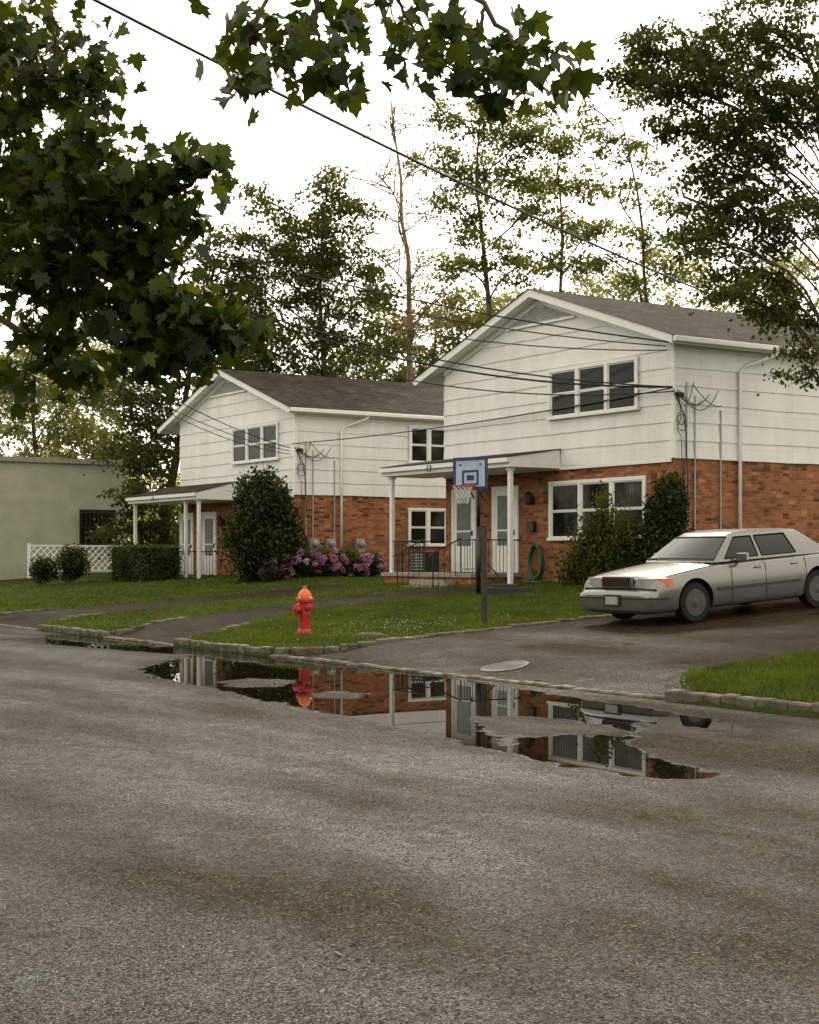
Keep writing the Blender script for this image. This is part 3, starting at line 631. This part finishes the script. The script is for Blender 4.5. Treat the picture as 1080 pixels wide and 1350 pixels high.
    b=MB(); b.box(px-.1,XF-.002,yc+.9,p1+.1,.5,zd-.12,0); b.box(px-.16,XF-.002,yc+.84,p1+.16,zd-.12,zd-.02,1)
    for i,(zz,xx) in enumerate(((zd-.20,px-.5),(zd-.36,px-.85))): b.box(xx,px-.163 if i==0 else px-.503,yc+1.5,yc+3.2,.5,zz,1)
    P(b,'porch_deck_and_steps',['brick','concrete'],bevel=.008)
    b=MB(); zr=zd
    def rail(y0,y1,xq,step=.115):
        b.tube([(xq,y0,zr+.86),(xq,y1,zr+.86)],.018,6); b.tube([(xq,y0,zr+.10),(xq,y1,zr+.10)],.012,6); y=y0
        while y<y1: b.tube([(xq,y,zr),(xq,y,zr+.86)],.009,5); y+=step
    rail(yc+3.25,p1,px+.03); rail(yc+.9,yc+1.45,px+.03)
    for x in np.arange(px+.1,XF-.1,.12): b.tube([(x,p1+.02,zr),(x,p1+.02,zr+.86)],.009,5); b.tube([(x,yc+.9,zr),(x,yc+.9,zr+.86)],.009,5)
    b.tube([(px,p1+.02,zr+.86),(XF,p1+.02,zr+.86)],.018,6); b.tube([(px,yc+.9,zr+.86),(XF,yc+.9,zr+.86)],.018,6)
    for yy in (yc+1.5,yc+3.2):
        b.tube([(px,yy,zr+.9),(px-.9,yy,zr+.5),(px-1.0,yy,zr+.42)],.018,6); b.tube([(px-.88,yy,zr-.5),(px-.88,yy,zr+.5)],.018,6); b.tube([(px,yy,zr),(px,yy,zr+.9)],.02,6)
        for t in (.2,.4,.6,.8): b.tube([(px-.88*t,yy,zr-.4*t),(px-.88*t,yy,zr+.9-.44*t)],.009,5)
        cx,cz=px-.45,zr+.3; b.tube([(cx+.12*math.cos(t)*(1-t/14),yy-.02,cz+.12*math.sin(t)*(1-t/14)) for t in np.linspace(0,10,24)],.009,5)
    P(b,'iron_railings',['black'])
    cu=bpy.data.curves.new('n','FONT'); cu.body=num; cu.size=.26; cu.extrude=.006; t=bpy.data.objects.new('n',cu); scene.collection.objects.link(t)
    dg=bpy.context.evaluated_depsgraph_get(); me=bpy.data.meshes.new_from_object(t.evaluated_get(dg)); bpy.data.objects.remove(t)
    me.materials.clear(); me.materials.append(M['black']); no=bpy.data.objects.new('house_number',me); scene.collection.objects.link(no)
    no.rotation_euler=(math.pi/2,0,-math.pi/2); no.location=(rx_-.11,yc+2.75,zf-.22); setpar(no,e)
    b=MB(); yy=yR-.09; xd=XF+(2.05 if num=='13' else 1.7)
    b.tube([(xd+.9,yr-.06,ze-.14),(xd+.85,yr-.02,ze-.25),(xd+.2,yy+.02,ze-.52),(xd,yy,ze-.66),(xd,yy,1.1)],.045,8); P(b,'downspout',['white'],smooth=True)
    b=MB()
    for i,xo in enumerate((.35,.62,1.45)):
        b.tube([(XF+xo,yR-.05,5.7+dz-i*.3),(XF+xo,yR-.05,2.2)],.025,6)
    P(b,'conduits',['grey'])
    b=MB()
    for i,xo in enumerate((.62,1.25,2.4)):
        b.box(XF+xo-.16,XF+xo+.16,yR-.2,yR-.003,1.75,2.25,0); b.lathe((XF+xo,yR-.2,2.08),[(.12,0),(.12,-.10),(.09,-.15),(.01,-.16)],14,0,'y')
    P(b,'electric_meters',['grey'],bevel=.015)
    b=MB(); rr=random.Random(int(num))
    for (u0,z0,u1,z1,sg) in ((0,5.5,.5,5.7,.35),(.05,5.5,1.0,5.45,.3),(.1,5.4,1.3,5.55,.42),(.5,5.65,1.4,5.2,.18),(0,5.45,.8,5.3,.2)):
        b.tube([(XF+u0+(u1-u0)*t,yR-.12-.06*math.sin(3*t),z0+dz+(z1-z0)*t-sg*4*t*(1-t)) for t in np.linspace(0,1,12)],.011,5)
    b.tube([(XF-.1,yR-.1,5.5+dz),(XF+.2,yR-.1,5.0+dz),(XF+.3,yR-.1,4.5+dz),(XF+.35,yR-.1,3.0)],.014,5)
    b.tube([(XF+.05,yR-.1,5.4+dz),(XF+.12,yR-.12,4.9+dz),(XF+.0,yR-.12,4.6+dz),(XF+.15,yR-.1,4.4+dz),(XF+.2,yR-.1,2.4)],.010,5)
    for k in range(2): b.tube([(XF+.15+(.13+.03*k)*math.cos(t),yR-.1-.02*k,4.85+dz-.1*k+(.15+.04*k)*math.sin(t)) for t in np.linspace(0,6.1,16)],.009,5)
    b.box(XF+.0,XF+.22,yR-.12,yR-.05,5.35+dz,5.45+dz)
    P(b,'service_cables',['black'])
    b=MB(); yy=yc+.35; b.box(XF-.1,XF-.004,yy-.05,yy+.05,3.0+dz,3.2+dz); b.lathe((XF-.17,yy,2.98+dz),[(.03,0),(.10,.05),(.11,.26),(.02,.36)],10); b.box(XF-.12,XF-.004,yy-.13,yy+.13,2.3+dz,2.55+dz)
    P(b,'porch_lamp_and_mailbox',['black'])
    if num=='13':
        b=MB(); b.box(px+.25,px+.75,yc+3.6,yc+4.25,zd,zd+.55,0)
        for k in range(6): b.box(px+.235,px+.249,yc+3.65,yc+4.2,zd+.06+k*.08,zd+.10+k*.08,1)
        P(b,'porch_planter',['plastic','vent'])
    return e
house('brick_and_siding_house',31.72,0,26.78,36.08,5.33,.24,'13')
house('brick_and_siding_house',49.62,-.24,44.77,53.6,5.15,.40,'11')
# ------------------------------------------------------------------ flat-roofed building, fences
e=empty('flat_roofed_building',(19,62,1)); b=MB(); b.box(15.5,26.3,62,76,.3,5.55,0); b.box(15.35,26.45,61.85,76.1,5.55,5.75,1)
b.obj('walls',['stucco','concrete'],e)
b=MB(); x0,x1=24.15,25.75; b.box(x0,x1,61.93,61.998,2.1,3.65,0)
for x in np.linspace(x0+.05,x1-.05,9): b.box(x-.015,x+.015,61.90,61.928,2.1,3.65,1)
for z in (2.2,2.85,3.5): b.box(x0,x1,61.885,61.899,z,z+.05,1)
b.box(x0-.1,x1+.1,61.86,61.995,2.0,2.09,2); b.obj('barred_window',['glass','black','concrete'],e)
b=MB()
def lattice(x0,x1,y,z0,z1):
    b.box(x0,x1,y-.03,y+.03,z1,z1+.06); b.box(x0,x1,y-.03,y+.03,z0-.06,z0); H_=z1-z0
    x=x0-H_
    while x<x1:
        for s in (0,1):
            a=(x,z0) ; c=(x+H_,z1)
            if s: a,c=(x,z1),(x+H_,z0)
            t0=max(0,(x0-a[0])/H_); t1=min(1,(x1-a[0])/H_)
            if t1-t0>.05:
                p=[(a[0]+H_*t,a[1]+(c[1]-a[1])*t) for t in (t0,t1)]; yy=y-.012+.024*s
                b.tube([(p[0][0],yy,p[0][1]),(p[1][0],yy,p[1][1])],.020,4)
        x+=.26
    for xx in (x0,x1): b.box(xx-.05,xx+.05,y-.05,y+.05,z0-.3,z1+.12)
lattice(20.2,27.2,57,1.15,2.05); b.obj('lattice_fence',['white'])
# ------------------------------------------------------------------ planting
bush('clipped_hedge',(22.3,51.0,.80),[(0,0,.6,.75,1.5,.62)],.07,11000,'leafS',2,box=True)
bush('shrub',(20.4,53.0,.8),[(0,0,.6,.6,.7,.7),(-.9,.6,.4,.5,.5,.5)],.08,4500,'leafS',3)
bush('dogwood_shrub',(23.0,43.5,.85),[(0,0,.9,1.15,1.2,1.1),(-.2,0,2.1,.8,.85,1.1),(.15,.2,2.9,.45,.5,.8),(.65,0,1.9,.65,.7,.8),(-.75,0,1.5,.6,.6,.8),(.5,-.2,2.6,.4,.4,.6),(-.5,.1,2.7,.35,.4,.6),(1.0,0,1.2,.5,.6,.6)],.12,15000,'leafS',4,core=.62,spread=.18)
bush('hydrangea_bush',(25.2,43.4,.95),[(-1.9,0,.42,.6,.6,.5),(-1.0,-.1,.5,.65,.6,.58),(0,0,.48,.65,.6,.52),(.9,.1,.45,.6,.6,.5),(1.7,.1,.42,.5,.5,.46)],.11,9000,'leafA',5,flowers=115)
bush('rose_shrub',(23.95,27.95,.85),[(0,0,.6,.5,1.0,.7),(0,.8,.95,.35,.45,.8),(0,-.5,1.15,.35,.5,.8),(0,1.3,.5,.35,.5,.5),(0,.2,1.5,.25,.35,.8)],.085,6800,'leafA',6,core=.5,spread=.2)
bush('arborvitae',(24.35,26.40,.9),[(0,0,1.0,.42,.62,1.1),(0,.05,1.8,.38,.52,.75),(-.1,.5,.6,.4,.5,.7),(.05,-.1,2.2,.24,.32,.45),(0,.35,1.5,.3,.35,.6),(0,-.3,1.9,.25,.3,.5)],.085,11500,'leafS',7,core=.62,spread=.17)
bush('low_shrub',(26.6,57.8,1.0),[(0,0,.7,1.0,.6,.9)],.09,3000,'leafS',8)
b=MB(); hy=31.72+.02; b.tube([(XF-.16-.05*math.sin(t*1.3),hy+(.25+.03*math.sin(t*.37))*math.cos(t),1.50+(.44+.03*math.sin(t*.41))*math.sin(t)) for t in np.linspace(0,7*2*math.pi,150)],[.020]*150,6)
b.tube([(XF-.12,hy+.2,1.3),(XF-.3,hy+.1,1.0),(XF-.7,hy-.2,1.0),(XF-.5,hy-.6,1.0)],.02,6); b.obj('garden_hose',['green'])
# ------------------------------------------------------------------ hydrant
hx,hy=13.7,24.3; hz=g(hx)-.01; e=empty('fire_hydrant',(hx,hy,hz)); b=MB()
b.lathe((hx,hy,hz),[(.17,0),(.17,.035),(.125,.045),(.12,.10),(.105,.12),(.10,.32),(.105,.34),(.105,.40),(.10,.42),(.10,.58),(.15,.60),(.15,.635)],24,0)
b.lathe((hx,hy,hz+.637),[(.155,0),(.155,.035),(.125,.05),(.118,.10),(.085,.155),(.04,.185),(.038,.20),(.03,.20),(.028,.245),(.005,.246)],24,1)
b.obj('barrel_and_bonnet',['red','orange'],e,auto=35)
b=MB()
b.lathe((hx-.09,hy,hz+.46),[(.075,0),(.075,-.06),(.092,-.062),(.092,-.11),(.03,-.115),(.028,-.15)],16,0,'x')
for s in (-1,1): b.lathe((hx,hy+s*.09,hz+.50),[(.055,0),(.055,s*.06),(.07,s*.062),(.07,s*.11),(.024,s*.115),(.022,s*.15)],14,0,'y')
for i in range(8):
    t=i*math.pi/4; b.lathe((hx+.138*math.cos(t),hy+.138*math.sin(t),hz+.59),[(.013,0),(.013,.10)],6,0); b.lathe((hx+.15*math.cos(t),hy+.15*math.sin(t),hz+.03),[(.013,0),(.013,.03)],6,0)
b.obj('nozzles_and_bolts',['red'],e,auto=35)
# ------------------------------------------------------------------ basketball hoop
bx_,by_=20.85,28.9; bz=g(bx_); e=empty('basketball_hoop',(bx_,by_,bz)); lat=Vector((C,-S,0)); dep=Vector((S,C,0))
nrm=(lat*-.6+dep*-.8).normalized(); sd=Vector((-nrm.y,nrm.x,0)); O=Vector((bx_,by_,0)); UP=Vector((0,0,1))
def obox(b,c,a,bb,d,ha,hb,hd,m=0):
    vs=[c+a*i*ha+bb*j*hb+d*k*hd for k in (-1,1) for i,j in ((-1,-1),(1,-1),(1,1),(-1,1))]
    b.add(vs,[(0,3,2,1),(4,5,6,7),(0,1,5,4),(1,2,6,5),(2,3,7,6),(3,0,4,7)],m)
rz=3.23; b=MB()
b.tube([O+UP*(bz+.05),O+UP*(rz-.9)],.055,10,0); b.tube([O+UP*(rz-.9),O+nrm*-.02+UP*(rz+.25)],.045,10,0)
for s in (-.12,.12):
    b.tube([O+sd*s+UP*(rz-.25),O+nrm*.28+sd*s+UP*(rz+.02)],.018,6,0); b.tube([O+sd*s+UP*(rz+.2),O+nrm*.28+sd*s+UP*(rz+.35)],.018,6,0)
b.obj('pole',['black'],e,smooth=True)
b=MB(); base=O-nrm*.2+lat*.5+UP*(bz+.11); obox(b,base,lat,dep,UP,.52,.38,.10); obox(b,base+UP*.13,lat,dep,UP,.3,.25,.05); b.tube([O+lat*.7+UP*(bz+.2),O+UP*(bz+1.0)],.02,6)
b.obj('weighted_base',['plastic'],e,bevel=.04)
b=MB(); bc=O+nrm*.31+UP*(rz+.30)
obox(b,bc,sd,UP,nrm,.46,.36,.015,1)
for s in (-1,1): obox(b,bc+sd*s*.44+nrm*.018,sd,UP,nrm,.034,.368,.012,0); obox(b,bc+UP*s*.335+nrm*.018,sd,UP,nrm,.405,.034,.012,0)
for s in (-1,1): obox(b,bc+sd*s*.20+UP*-.10+nrm*.018,sd,UP,nrm,.026,.17,.006,0)
for s in (-1,1): obox(b,bc+UP*(-.10+s*.15)+nrm*.018,sd,UP,nrm,.172,.024,.006,0)
obox(b,bc+sd*-.28+UP*.20+nrm*.017,sd,UP,nrm,.03,.02,.004,0); obox(b,bc+sd*.28+UP*.20+nrm*.017,sd,UP,nrm,.03,.02,.004,0); obox(b,bc+UP*-.10+nrm*.016,sd,UP,nrm,.10,.06,.003,0)
b.obj('backboard',['blue','boardwhite'],e)
b=MB(); rc=O+nrm*(.33+.30)+UP*rz
b.tube([rc+(nrm*math.cos(t)+sd*math.sin(t))*.23 for t in np.linspace(0,2*math.pi,28)],.014,6,0)
for s in (-.1,0,.1): b.tube([O+nrm*.33+sd*s+UP*(rz-.0),rc-nrm*.22+sd*s],.012,6,0)
obox(b,O+nrm*.345+UP*(rz-.02),sd,UP,nrm,.13,.07,.012,0)
for i in range(12):
    for dsg in (-1,1):
        p=[]
        for k in range(7):
            t=i*math.pi/6+dsg*k*.26; r_=.23-.10*(k/6)**.6; p.append(rc+(nrm*math.cos(t)+sd*math.sin(t))*r_-UP*(.065*k))
        b.tube(p,.006,4,1)
b.obj('rim_and_net',['rim','net'],e)
b=MB(); wx,wy=16.25,22.35; wz=g(wx); b.box(wx-.04,wx+.04,wy-.04,wy+.04,wz-.1,wz+1.75); b.box(wx-.05,wx+.05,wy-.05,wy+.05,wz+1.752,wz+1.79); b.obj('wooden_post',['wood'],bevel=.01)
b=MB(); rk=random.Random(2); qx,qy=14.1,22.7; K=11; vs=[]
for i,(r_,h_) in enumerate(((.34,-.01),(.29,.035),(.17,.06),(.03,.065))):
    for j in range(K): t=j*2*math.pi/K; q=r_*rk.uniform(.75,1.2); vs.append((qx+q*math.cos(t),qy+q*1.2*math.sin(t),g(qx)+h_*rk.uniform(.8,1.2)))
b.add(vs,[(i*K+j,i*K+(j+1)%K,(i+1)*K+(j+1)%K,(i+1)*K+j) for i in range(3) for j in range(K)]+[tuple(range(3*K,4*K))]); b.obj('flat_rock',['rock'],smooth=True)
b=MB(); ux,uy=12.85,17.2; uz=0; b.lathe((ux,uy,-.02),[(.34,0),(.34,.032),(.29,.034),(.28,.028),(.01,.028)],32)
for i in range(5): b.box(ux-.2,ux+.2,uy-.2+i*.1-.015,uy-.2+i*.1+.015,.009,.013)
b.v=[(x,y,z+zdrive(x)) for x,y,z in b.v]; b.obj('utility_cover',['iron'])
b=MB(); rk=random.Random(12)
for i in range(190):
    if i<70: x,y=road_pt(rk.uniform(425,525),rk.uniform(1235,1280))
    else: x,y=rk.uniform(1.2,11.9),rk.uniform(4.5,30)
    s_=rk.uniform(.004,.016) if i%14 else .028; a=rk.uniform(0,6.3); d=Vector((math.cos(a),math.sin(a),0)); n_=Vector((-d.y,d.x,0)); p=Vector((x,y,.004))
    b.add([p-d*s_,p+n_*s_*.45+Vector((0,0,.3*s_)),p+d*s_+Vector((0,0,.35*s_)),p-n_*s_*.4+Vector((0,0,.1*s_))],[(0,3,2,1)])
b.obj('fallen_leaves',['deadleaf'])
# ------------------------------------------------------------------ car
def car():
    e=empty('parked_car',(17.02,19.74,zdrive(17.02)+.012)); e.rotation_euler=(0,-math.atan(.068),0); e['local']=1
    ST=[(0,.80,.28,.42,.50,.505),(.02,.88,.23,.42,.545,.555),(.07,.93,.20,.44,.58,.59),(.14,.95,.19,.46,.595,.60),(.165,.95,.19,.5,.615,.635),(.18,.952,.19,.52,.70,.745),(.20,.955,.19,.52,.765,.80),(.28,.96,.19,.53,.80,.835),(.5,.968,.19,.55,.835,.88),
        (.9,.978,.19,.56,.88,.925),(1.3,.985,.19,.56,.915,.962),(1.6,.99,.19,.56,.935,.98),(2.5,.995,.19,.56,.945,.985),(3.4,.995,.19,.56,.95,.99),(4.1,.99,.2,.56,.95,1.0),(4.5,.985,.2,.56,.945,1.0),(5.1,.97,.22,.56,.93,.98),(5.28,.96,.22,.55,.88,.94),(5.33,.95,.23,.52,.64,.65),(5.42,.92,.25,.5,.6,.605),(5.44,.86,.3,.48,.56,.565)]
    vs=[]
    for X_,w,zb,zm,zh,zt in ST:
        h_=[(0,zb),(w*.6,zb),(w*.92,zb+.015),(w*.978,zb+.10),(w,zm),(w*.992,(zm+zh)/2+.02),(w*.965,zh-.045),(w*.88,zh+.004),(w*.45,zt),(0,zt+.008)]
        full=[(-y,z) for y,z in h_[:0:-1]]+h_
        vs+=[(X_,y,z) for y,z in full]
    n=len(full); b=MB(); 
    b.add(vs,[(i*n+j,i*n+(j+1)%n,(i+1)*n+(j+1)%n,(i+1)*n+j) for i in range(len(ST)-1) for j in range(n)]+[tuple(range(n))[::-1],tuple(range((len(ST)-1)*n,len(ST)*n))])
    o=b.obj('body',['silver','rubber'],None,smooth=True)
    bm=bmesh.new(); bm.from_mesh(o.data); bmesh.ops.remove_doubles(bm,verts=bm.verts,dist=.0005); bmesh.ops.recalc_face_normals(bm,faces=bm.faces); bm.to_mesh(o.data); bm.free()
    sm=o.modifiers.new('s','SUBSURF'); sm.levels=2; sm.render_levels=2
    cut=[]
    for X_ in (.97,3.88):
        c=MB(); c.lathe((X_,-1.3,.355),[(.385,0),(.385,2.6)],36,0,'y'); co=c.obj('cut',['rubber'],fix=True); cut.append(co)
        m=o.modifiers.new('b','BOOLEAN'); m.object=co; m.operation='DIFFERENCE'; m.solver='EXACT'
    bpy.context.view_layer.update(); dg=bpy.context.evaluated_depsgraph_get(); me=bpy.data.meshes.new_from_object(o.evaluated_get(dg))
    o.modifiers.clear(); o.data=me
    for c in cut: bpy.data.objects.remove(c)
    bm=bmesh.new(); bm.from_mesh(me); bmesh.ops.recalc_face_normals(bm,faces=bm.faces)
    for ed in bm.edges:
        if len(ed.link_faces)==2 and ed.calc_face_angle(0)>math.radians(40): ed.smooth=False
    bm.to_mesh(me); bm.free()
    setpar(o,e)
    b=MB(); b.box(.45,4.5,-.72,.72,.24,.70); b.obj('dark_inner_box',['rubber'],e)  # dark box added between the wheel wells to block see-through
    ZB=.955; ZT=1.395
    zb=[ZB,ZB+.055,ZT-.05,ZT]; yb=[.885,.865,.665,.60]
    cb=[1.50,1.68,2.52,2.62,3.46,3.66,4.36]; ct=[2.12,2.22,2.57,2.65,3.36,3.46,3.74]
    def side(s):
        rows=[]
        for z,y in zip(zb,yb):
            t=(z-ZB)/(ZT-ZB); rows.append([(cb[i]+(ct[i]-cb[i])*t, s*(y-(.05 if i in(0,6) else 0)), z) for i in range(7)])
        return rows
    b=MB()
    for s in (-1,1):
        vv=[p for r_ in side(s) for p in r_]
        for r_ in range(3):
            for i in range(6):
                gl=(r_==1 and i in (1,3)); f=(r_*7+i,r_*7+i+1,(r_+1)*7+i+1,(r_+1)*7+i); f=f if s<0 else f[::-1]
                b.add([vv[k] for k in f],[(0,1,2,3)],1 if gl else 0)
    J=[-1,-.6,-.2,.2,.6,1]; 
    def row(X_,y,z,bow): return [(X_-bow*(1-j*j),y*j,z+abs(bow)*.12*(1-j*j)) for j in J]
    dX=ct[0]-cb[0]; dB=cb[6]-ct[6]
    W=[row(cb[0],.835,ZB,.16),row(cb[0]+dX*.10,.82,ZB+.045,.15),row(cb[0]+dX*.90,.62,ZT-.045,.07),row(ct[0],.55,ZT,.05)]
    Rf=[W[3],row(2.25,.585,1.423,.03),row(2.6,.60,1.442,0),row(2.95,.60,1.447,0),row(3.36,.595,1.432,0),row(ct[6],.55,ZT,-.03)]
    Bk=[Rf[-1],row(ct[6]+dB*.11,.615,ZT-.05,-.06),row(ct[6]+dB*.88,.815,ZB+.055,-.1),row(cb[6],.835,ZB,-.1)]
    for G,gl in ((W,1),(Rf,9),(Bk,1)):
        for i in range(len(G)-1):
            for j in range(5): b.add([G[i][j],G[i][j+1],G[i+1][j+1],G[i+1][j]],[(0,1,2,3)],1 if (gl==1 and i==1) else 0)
    for s in (-1,1):
        rr=[(ct[i],s*(.60-(.05 if i in (0,6) else 0)),ZT) for i in range(7)]; jj=0 if s<0 else 5
        tops=[Rf[k][jj] for k in range(6)]; b.add(rr+tops[::-1],[tuple(range(13))] if s<0 else [tuple(range(13))[::-1]],0)
    o=b.obj('cabin',['silver','carglass'],e); 
    bm=bmesh.new(); bm.from_mesh(o.data); bmesh.ops.remove_doubles(bm,verts=bm.verts,dist=.002); bmesh.ops.recalc_face_normals(bm,faces=bm.faces)
    for f in bm.faces: f.smooth=True
    for ed in bm.edges:
        if len(ed.link_faces)==2 and ed.calc_face_angle(0)>math.radians(32): ed.smooth=False
    bm.to_mesh(o.data); bm.free()
    b=MB()
    for s in (-1,1):
        for i0,i1 in ((1,2),(3,4)):
            q=[]
            for i,t,y in ((i0,.12,.865),(i1,.12,.865),(i1,.89,.665),(i0,.89,.665),(i0,.12,.865)):
                q.append((cb[i]+(ct[i]-cb[i])*t,s*(y+.008),ZB+(ZT-ZB)*t))
            b.tube(q,.010,5)
    b.tube([(p[0]-.012,p[1],p[2]+.01) for p in W[1]],.012,5); b.tube([(p[0]-.006,p[1],p[2]+.006) for p in W[2]],.007,5)
    for s in (-1,1):
        for X_ in (1.78,2.58,3.56): b.tube([(X_,s*.975,.28),(X_,s*.990,.45),(X_,s*.991,.6),(X_,s*.984,.82),(X_,s*.945,.93)],.005,4)
    b.tube([(.155,-.90,.603),(.14,-.6,.612),(.135,0,.615),(.14,.6,.612),(.155,.90,.603)],.012,5)
    b.box(.010,.06,-.62,.62,.235,.30)
    for y in (-.78,.78): b.tube([(.28,y,.825),(.6,y*.99,.88),(1.0,y*.98,.93),(1.45,y*.97,.965)],.004,4)
    b.obj('gaps_and_seals',['rubber'],e)
    b=MB()
    for s in (-1,1):
        pts=[(.150,.42),(.155,.62),(.172,.80),(.235,.930),(.36,.972),(.46,.978)]
        for i in range(5):
            z0,z1=(.632,.782) if i<4 else (.65,.772)
            a,c=pts[i],pts[i+1]; v=[(a[0],s*a[1],z0),(c[0],s*c[1],z0),(c[0]+.02,s*c[1]*.99,z1),(a[0]+.02,s*a[1]*.99,z1)]
            b.add(v,[(0,1,2,3) if s<0 else (3,2,1,0)],0 if i<2 else 1)
            b.add([(a[0]+.02,s*a[1]*.99,z1),(c[0]+.02,s*c[1]*.99,z1),(c[0]+.08,s*c[1]*.94,z1+.005),(a[0]+.08,s*a[1]*.94,z1+.005)],[(0,1,2,3)],2)
    b.obj('headlights',['lens','amber','silver'],e)
    b=MB()
    b.box(.10,.17,-.36,.36,.785,.812,0); b.box(.10,.17,-.36,.36,.628,.648,0)
    for s in (-1,1): b.box(.10,.17,s*.36-.018,s*.36+.018,.650,.783,0)
    b.box(.14,.175,-.34,.34,.648,.785,1)
    for y in np.linspace(-.31,.31,13): b.box(.112,.138,y-.009,y+.009,.650,.783,0)
    b.obj('grille',['chrome','rubber'],e)
    b=MB(); b.box(-.035,-.005,-.15,.15,.36,.49,0); b.box(-.022,.02,-.20,.20,.335,.52,1); b.obj('number_plate',['plate','plastic'],e)
    b=MB()
    b.tube([(.35,-.978,.46),(.10,-.955,.465),(.012,-.87,.47),(-.012,-.5,.475),(-.015,-.2,.475)],.014,6); b.tube([(.35,.978,.46),(.10,.955,.465),(.012,.87,.47),(-.012,.5,.475),(-.015,.2,.475)],.014,6)
    for s in (-1,1):
        b.box(1.45,3.42,s*.988-.010,s*.988+.010,.50,.545); b.box(4.35,5.2,s*.974-.010,s*.974+.010,.50,.545)
    b.obj('rub_strips',['plastic'],e)
    b=MB()
    for s in (-1,1):
        obox(b,Vector((2.0,s*1.03,1.02)),Vector((.3,s,0)).normalized(),Vector((1,-s*.3,0)).normalized(),UP,.10,.045,.065); b.box(1.98,2.05,s*.93-.05,s*.93+.05,.95,.99)
        for X_ in (2.32,3.20): b.box(X_,X_+.16,s*.987-.02,s*.987+.02,.81,.84)
    b.obj('mirrors_and_handles',['silver'],e,bevel=.02)
    for i,(X_,s) in enumerate(((.97,-1),(.97,1),(3.88,-1),(3.88,1))):
        b=MB(); yo=s*.945; c=(X_,yo,.335)
        b.lathe(c,[(.20,-s*.21),(.315,-s*.2),(.335,-s*.16),(.335,-s*.04),(.318,-s*.005),(.225,0)],32,0,'y')
        b.lathe((X_,yo,.335),[(.222,s*.002),(.210,-s*.014),(.19,-s*.035),(.085,-s*.020),(.075,s*.006),(.01,s*.012)],28,1,'y')
        for k in range(8):
            t=k*2*math.pi/8; obox(b,Vector((X_+.14*math.cos(t),yo-s*.034,.335+.14*math.sin(t))),Vector((math.cos(t),0,math.sin(t))),Vector((-math.sin(t),0,math.cos(t))),Vector((0,1,0)),.045,.024,.010,0)
        b.obj('wheel',['rubber','hub'],e,auto=35)
    b=MB(); b.box(1.85,3.9,-.7,.7,.7,.95)
    b.obj('interior',['plastic'],e)
car()
# ------------------------------------------------------------------ wires and utility pole
def wire(b,a,c,sag,r=.012,n=28):
    a=Vector(a);c=Vector(c); b.tube([a.lerp(c,i/n)-Vector((0,0,sag*4*(i/n)*(1-i/n))) for i in range(n+1)],r,5)
e=empty('utility_pole',(12.9,39.9,.2)); b=MB(); b.tube([(12.9,39.9,0),(12.9,39.9,12.6)],[.16,.11],12); b.box(12.85,12.95,38.8,41.0,11.8,11.92); b.obj('pole',['wood'],e,smooth=True)
b=MB(); hc=Vector((24.75,26.65,5.55)); pp=Vector((12.9,39.8,0))
wire(b,pp+UP*11.6,(24.5,26.5,6.55),.55,.020); wire(b,pp+UP*11.3,hc,1.35,.024); wire(b,pp+UP*11.0,hc+UP*.0,1.05,.019); wire(b,(24.7,44.6,5.35),hc+Vector((0,.05,-.02)),.15,.018)
wire(b,pp+UP*11.4,(24.4,26.5,6.45),.75,.015); wire(b,pp+UP*11.2,(24.4,26.45,6.35),1.1,.014); wire(b,pp+UP*10.8,hc+Vector((0,-.05,-.1)),1.6,.015)
wire(b,(12.9,39.9,9.2),(24.6,44.6,5.2),.6,.016); wire(b,(12.9,39.9,8.8),(24.6,44.6,5.1),.7,.013); wire(b,(12.9,39.9,9.0),(24.6,44.6,5.0),.9,.013)
wire(b,(1,13.4,8.0),(35.5,31.2,8.0),.45,.022)
wire(b,(1,13.4,7.6),(.5,-30,7.6),.5,.018)
wire(b,(12.9,39.9,8.0),(12.9,95,6.2),.5,.02)
b.obj('overhead_wires',['black'])
# ------------------------------------------------------------------ world, sun, camera
w=bpy.data.worlds.new('World'); scene.world=w; w.use_nodes=True; nt=w.node_tree; bg=nt.nodes['Background']
sky=N(nt,'ShaderNodeTexSky'); sky.sky_type='NISHITA'; sky.sun_disc=False; sky.sun_elevation=math.radians(34); sky.sun_rotation=math.radians(39)
sky.air_density=1.0; sky.dust_density=4; sky.ozone_density=1.0
hs=N(nt,'ShaderNodeHueSaturation'); hs.inputs['Saturation'].default_value=.3; L(nt,sky.outputs[0],hs.inputs['Color'])
tc=N(nt,'ShaderNodeTexCoord'); cn=noise(nt,1.6,5,tc.outputs['Generated'],.55)
cl=ramp(nt,cn.outputs['Fac'],[(.3,(.80,.80,.80)),(.7,(1,1,1))])
cloud=mix(nt,1,cl.outputs[0],(15.0,14.0,11.9),'MULTIPLY')
L(nt,mix(nt,.72,hs.outputs[0],cloud),bg.inputs['Color']); bg.inputs['Strength'].default_value=.15
sl=bpy.data.lights.new('sun','SUN'); sl.energy=1.5; sl.angle=math.radians(12); sl.color=(1,.90,.72)
so=bpy.data.objects.new('sun',sl); scene.collection.objects.link(so)
ce=math.cos(math.radians(34)); d=Vector((.632*ce,.781*ce,math.sin(math.radians(34)))); so.rotation_euler=d.to_track_quat('Z','Y').to_euler(); so.location=(0,0,30)
cam=bpy.data.cameras.new('camera'); co=bpy.data.objects.new('camera',cam); scene.collection.objects.link(co); scene.camera=co
co.location=(0,0,H); co.rotation_euler=(math.pi/2,0,-A); cam.sensor_fit='HORIZONTAL'; cam.sensor_width=36; cam.lens=36*F/1080; cam.shift_y=61/1080; cam.clip_end=4000
